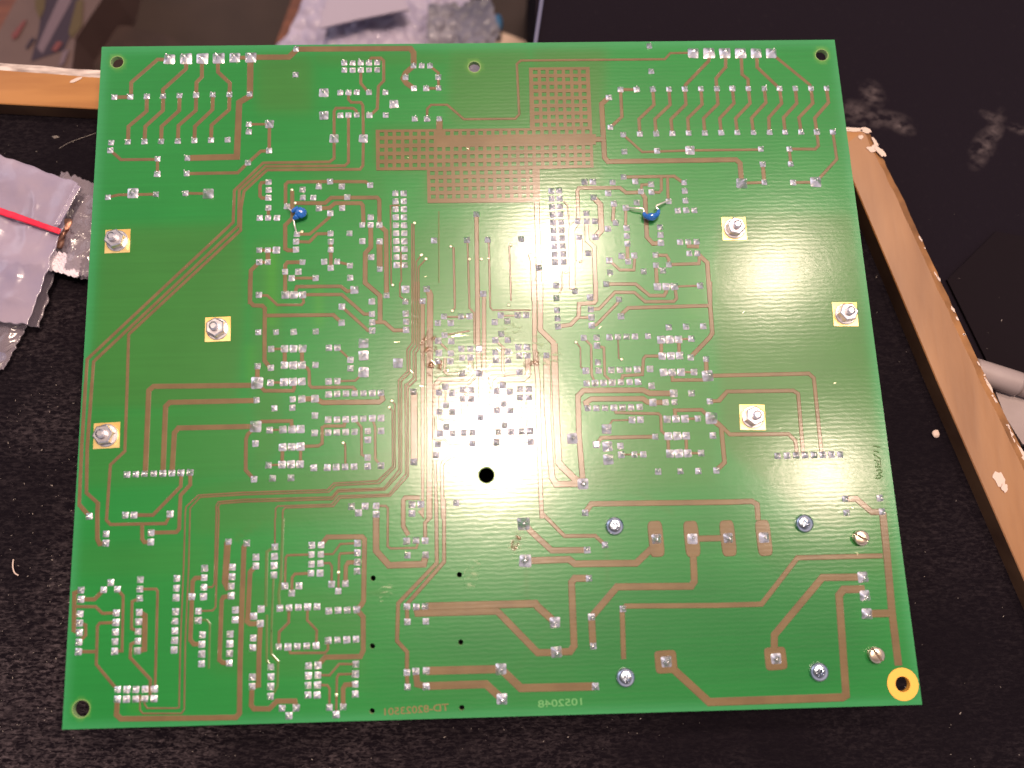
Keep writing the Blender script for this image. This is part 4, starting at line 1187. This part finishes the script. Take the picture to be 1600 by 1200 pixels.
o = plane('beige_strip', [(770, 48), (790, 52), (822, 64), (830, 90), (765, 90)], -.150, mat('beige_plastic', (.50, .36, .28), .6), .003); tag(o, 'beige strip poking out behind the board between bubble wrap and black case', 'strip')
bm = bmesh.new(); bmesh.ops.create_uvsphere(bm, u_segments=20, v_segments=10, radius=.0032)
o = obj('blue_cap', bm, mat('blue_plastic', (.02, .10, .22), .4), smooth=True); o.scale = (.8, 1.6, .7); o.location = P(778, 36, -.14); tag(o, 'small dark blue cap beside the bubble wrap', 'cap')

# ------------------------------------------------------------ plastic bags on the left
def film(name, col, alpha, col2=None):
    m = mat(name, col, .22, Coat_Weight=.6, Coat_Roughness=.12)
    mp, n, r = noise_col(m, col, col2 or tuple(c*.75 for c in col), 40, .3, .7, detail=6)
    B(m).inputs['Alpha'].default_value = alpha
    bump(m, n.outputs['Fac'], .35, .002)
    return m
m_film = film('milky_film', (.27, .25, .42), .55, (.44, .36, .45))
m_film2 = film('clear_film', (.24, .20, .27), .40, (.34, .28, .32))
m_red = mat('red_zip', (.62, .012, .045), .35)
m_white = mat('white_label', (.72, .62, .68), .6); noise_col(m_white, (.60, .52, .62), (.80, .70, .74), 60)
m_copper = mat('copper_scrap', (.55, .22, .14), .35, .7); noise_col(m_copper, (.30, .10, .07), (.75, .42, .30), 200)
def sheet(name, quad_, z, amp, seed, m_, par, edge_j=.0012, crease=1.0, n=70):
    bm = bmesh.new(); a, b, c_, d_ = [P(x, y, z) for x, y in quad_]; g = []
    for i in range(n+1):
        row = []
        for j in range(n+1):
            u_, v_ = i/n, j/n; p = a.lerp(b, u_).lerp(d_.lerp(c_, u_), v_)
            q = Vector((p.x*45, p.y*45, seed)); h = amp*(noise.noise(q)+.6*crease*(1-abs(noise.noise(q*1.9+Vector((3, 1, 2)))*2.2))+.25*noise.noise(q*5))
            fall = min(1, 6*min(u_, 1-u_, v_, 1-v_)+.15)
            row.append(bm.verts.new(p+Vector((edge_j*noise.noise(Vector((v_*14, seed, 0))), edge_j*noise.noise(Vector((u_*14, seed, 7))), h*fall))))
        g.append(row)
    for i in range(n):
        for j in range(n): bm.faces.new((g[i][j], g[i+1][j], g[i+1][j+1], g[i][j+1]))
    for f in bm.faces:
        if f.normal.z < 0: pass
    bmesh.ops.recalc_face_normals(bm, faces=bm.faces)
    o = obj(name, bm, m_, None, True); sd = o.modifiers.new('s', 'SOLIDIFY'); sd.thickness = .00015
    return child(o, par) if par else o
def bag(loc, lab): o = empty('plastic_bag', loc); tag(o, lab, 'plastic bag', 'plastic bags left of the board'); return o
# under-bag at lower left
b3 = bag(P(10, 540, ZF), 'clear bag with a blue piece inside at the left edge below the zip bag')
sheet('film', [(-120, 470), (52, 494), (6, 578), (-120, 640)], ZF+.002, .0015, 21, m_film2, b3)
bm = bmesh.new(); bmesh.ops.create_uvsphere(bm, u_segments=20, v_segments=10, radius=.0022); o = obj('blue_piece', bm, mat('pale_blue_plastic', (.12, .22, .50), .3), None, True); o.scale = (1, .8, .4); o.location = P(0, 558, ZF+.001); child(o, b3)
# right hand bag going under the board
b2_ = bag(P(110, 360, ZF), 'clear crumpled bag with copper coloured scraps and a white slip, tucked under the board edge')
sheet('film', [(96, 268), (185, 300), (150, 440), (62, 420)], ZF+.004, .0022, 33, m_film2, b2_, crease=1.6)
sheet('film', [(120, 300), (180, 320), (150, 436), (100, 425)], ZF+.006, .0020, 39, m_film2, b2_, crease=1.6)
sheet('white_slip', [(76, 390), (128, 402), (122, 434), (66, 418)], ZF+.0065, .0006, 35, m_white, b2_)
bm = bmesh.new(); bmesh.ops.create_icosphere(bm, subdivisions=4, radius=.0032)
for v in bm.verts: v.co *= 1+.5*noise.noise(v.co*420)
o = obj('copper_scrap', bm, m_copper, None, True); o.scale = (.75, 1.5, .6); o.rotation_euler = (0, 0, -.4); o.location = P(98, 366, ZF+.005); child(o, b2_)
bm = bmesh.new(); bmesh.ops.create_icosphere(bm, subdivisions=4, radius=.0022)
for v in bm.verts: v.co *= 1+.5*noise.noise(v.co*520+Vector((4, 4, 4)))
o = obj('dark_scrap', bm, m_dark, None, True); o.location = P(121, 362, ZF+.004); child(o, b2_)
# big zip bag on top
b1 = bag(P(30, 380, ZF), 'milky zip bag with a bright red closing strip at the left edge')
sheet('back_film', [(-160, 185), (124, 290), (62, 512), (-160, 485)], ZF+.003, .0010, 50, m_film2, b1)
sheet('contents_slip', [(-80, 322), (100, 362), (64, 415), (-80, 402)], ZF+.0060, .0008, 52, m_white, b1)
sheet('front_film', [(-160, 182), (123, 287), (44, 508), (-160, 480)], ZF+.0085, .0015, 55, m_film, b1, crease=1.2, n=110)
sheet('zip_strip', [(-60, 303), (96, 359), (93, 366), (-60, 315)], ZF+.0108, .0006, 56, m_red, b1, .0002)
sheet('side_seam', [(118, 288), (127, 292), (93, 352), (84, 352)], ZF+.0112, .0006, 58, m_film, b1, .0003)
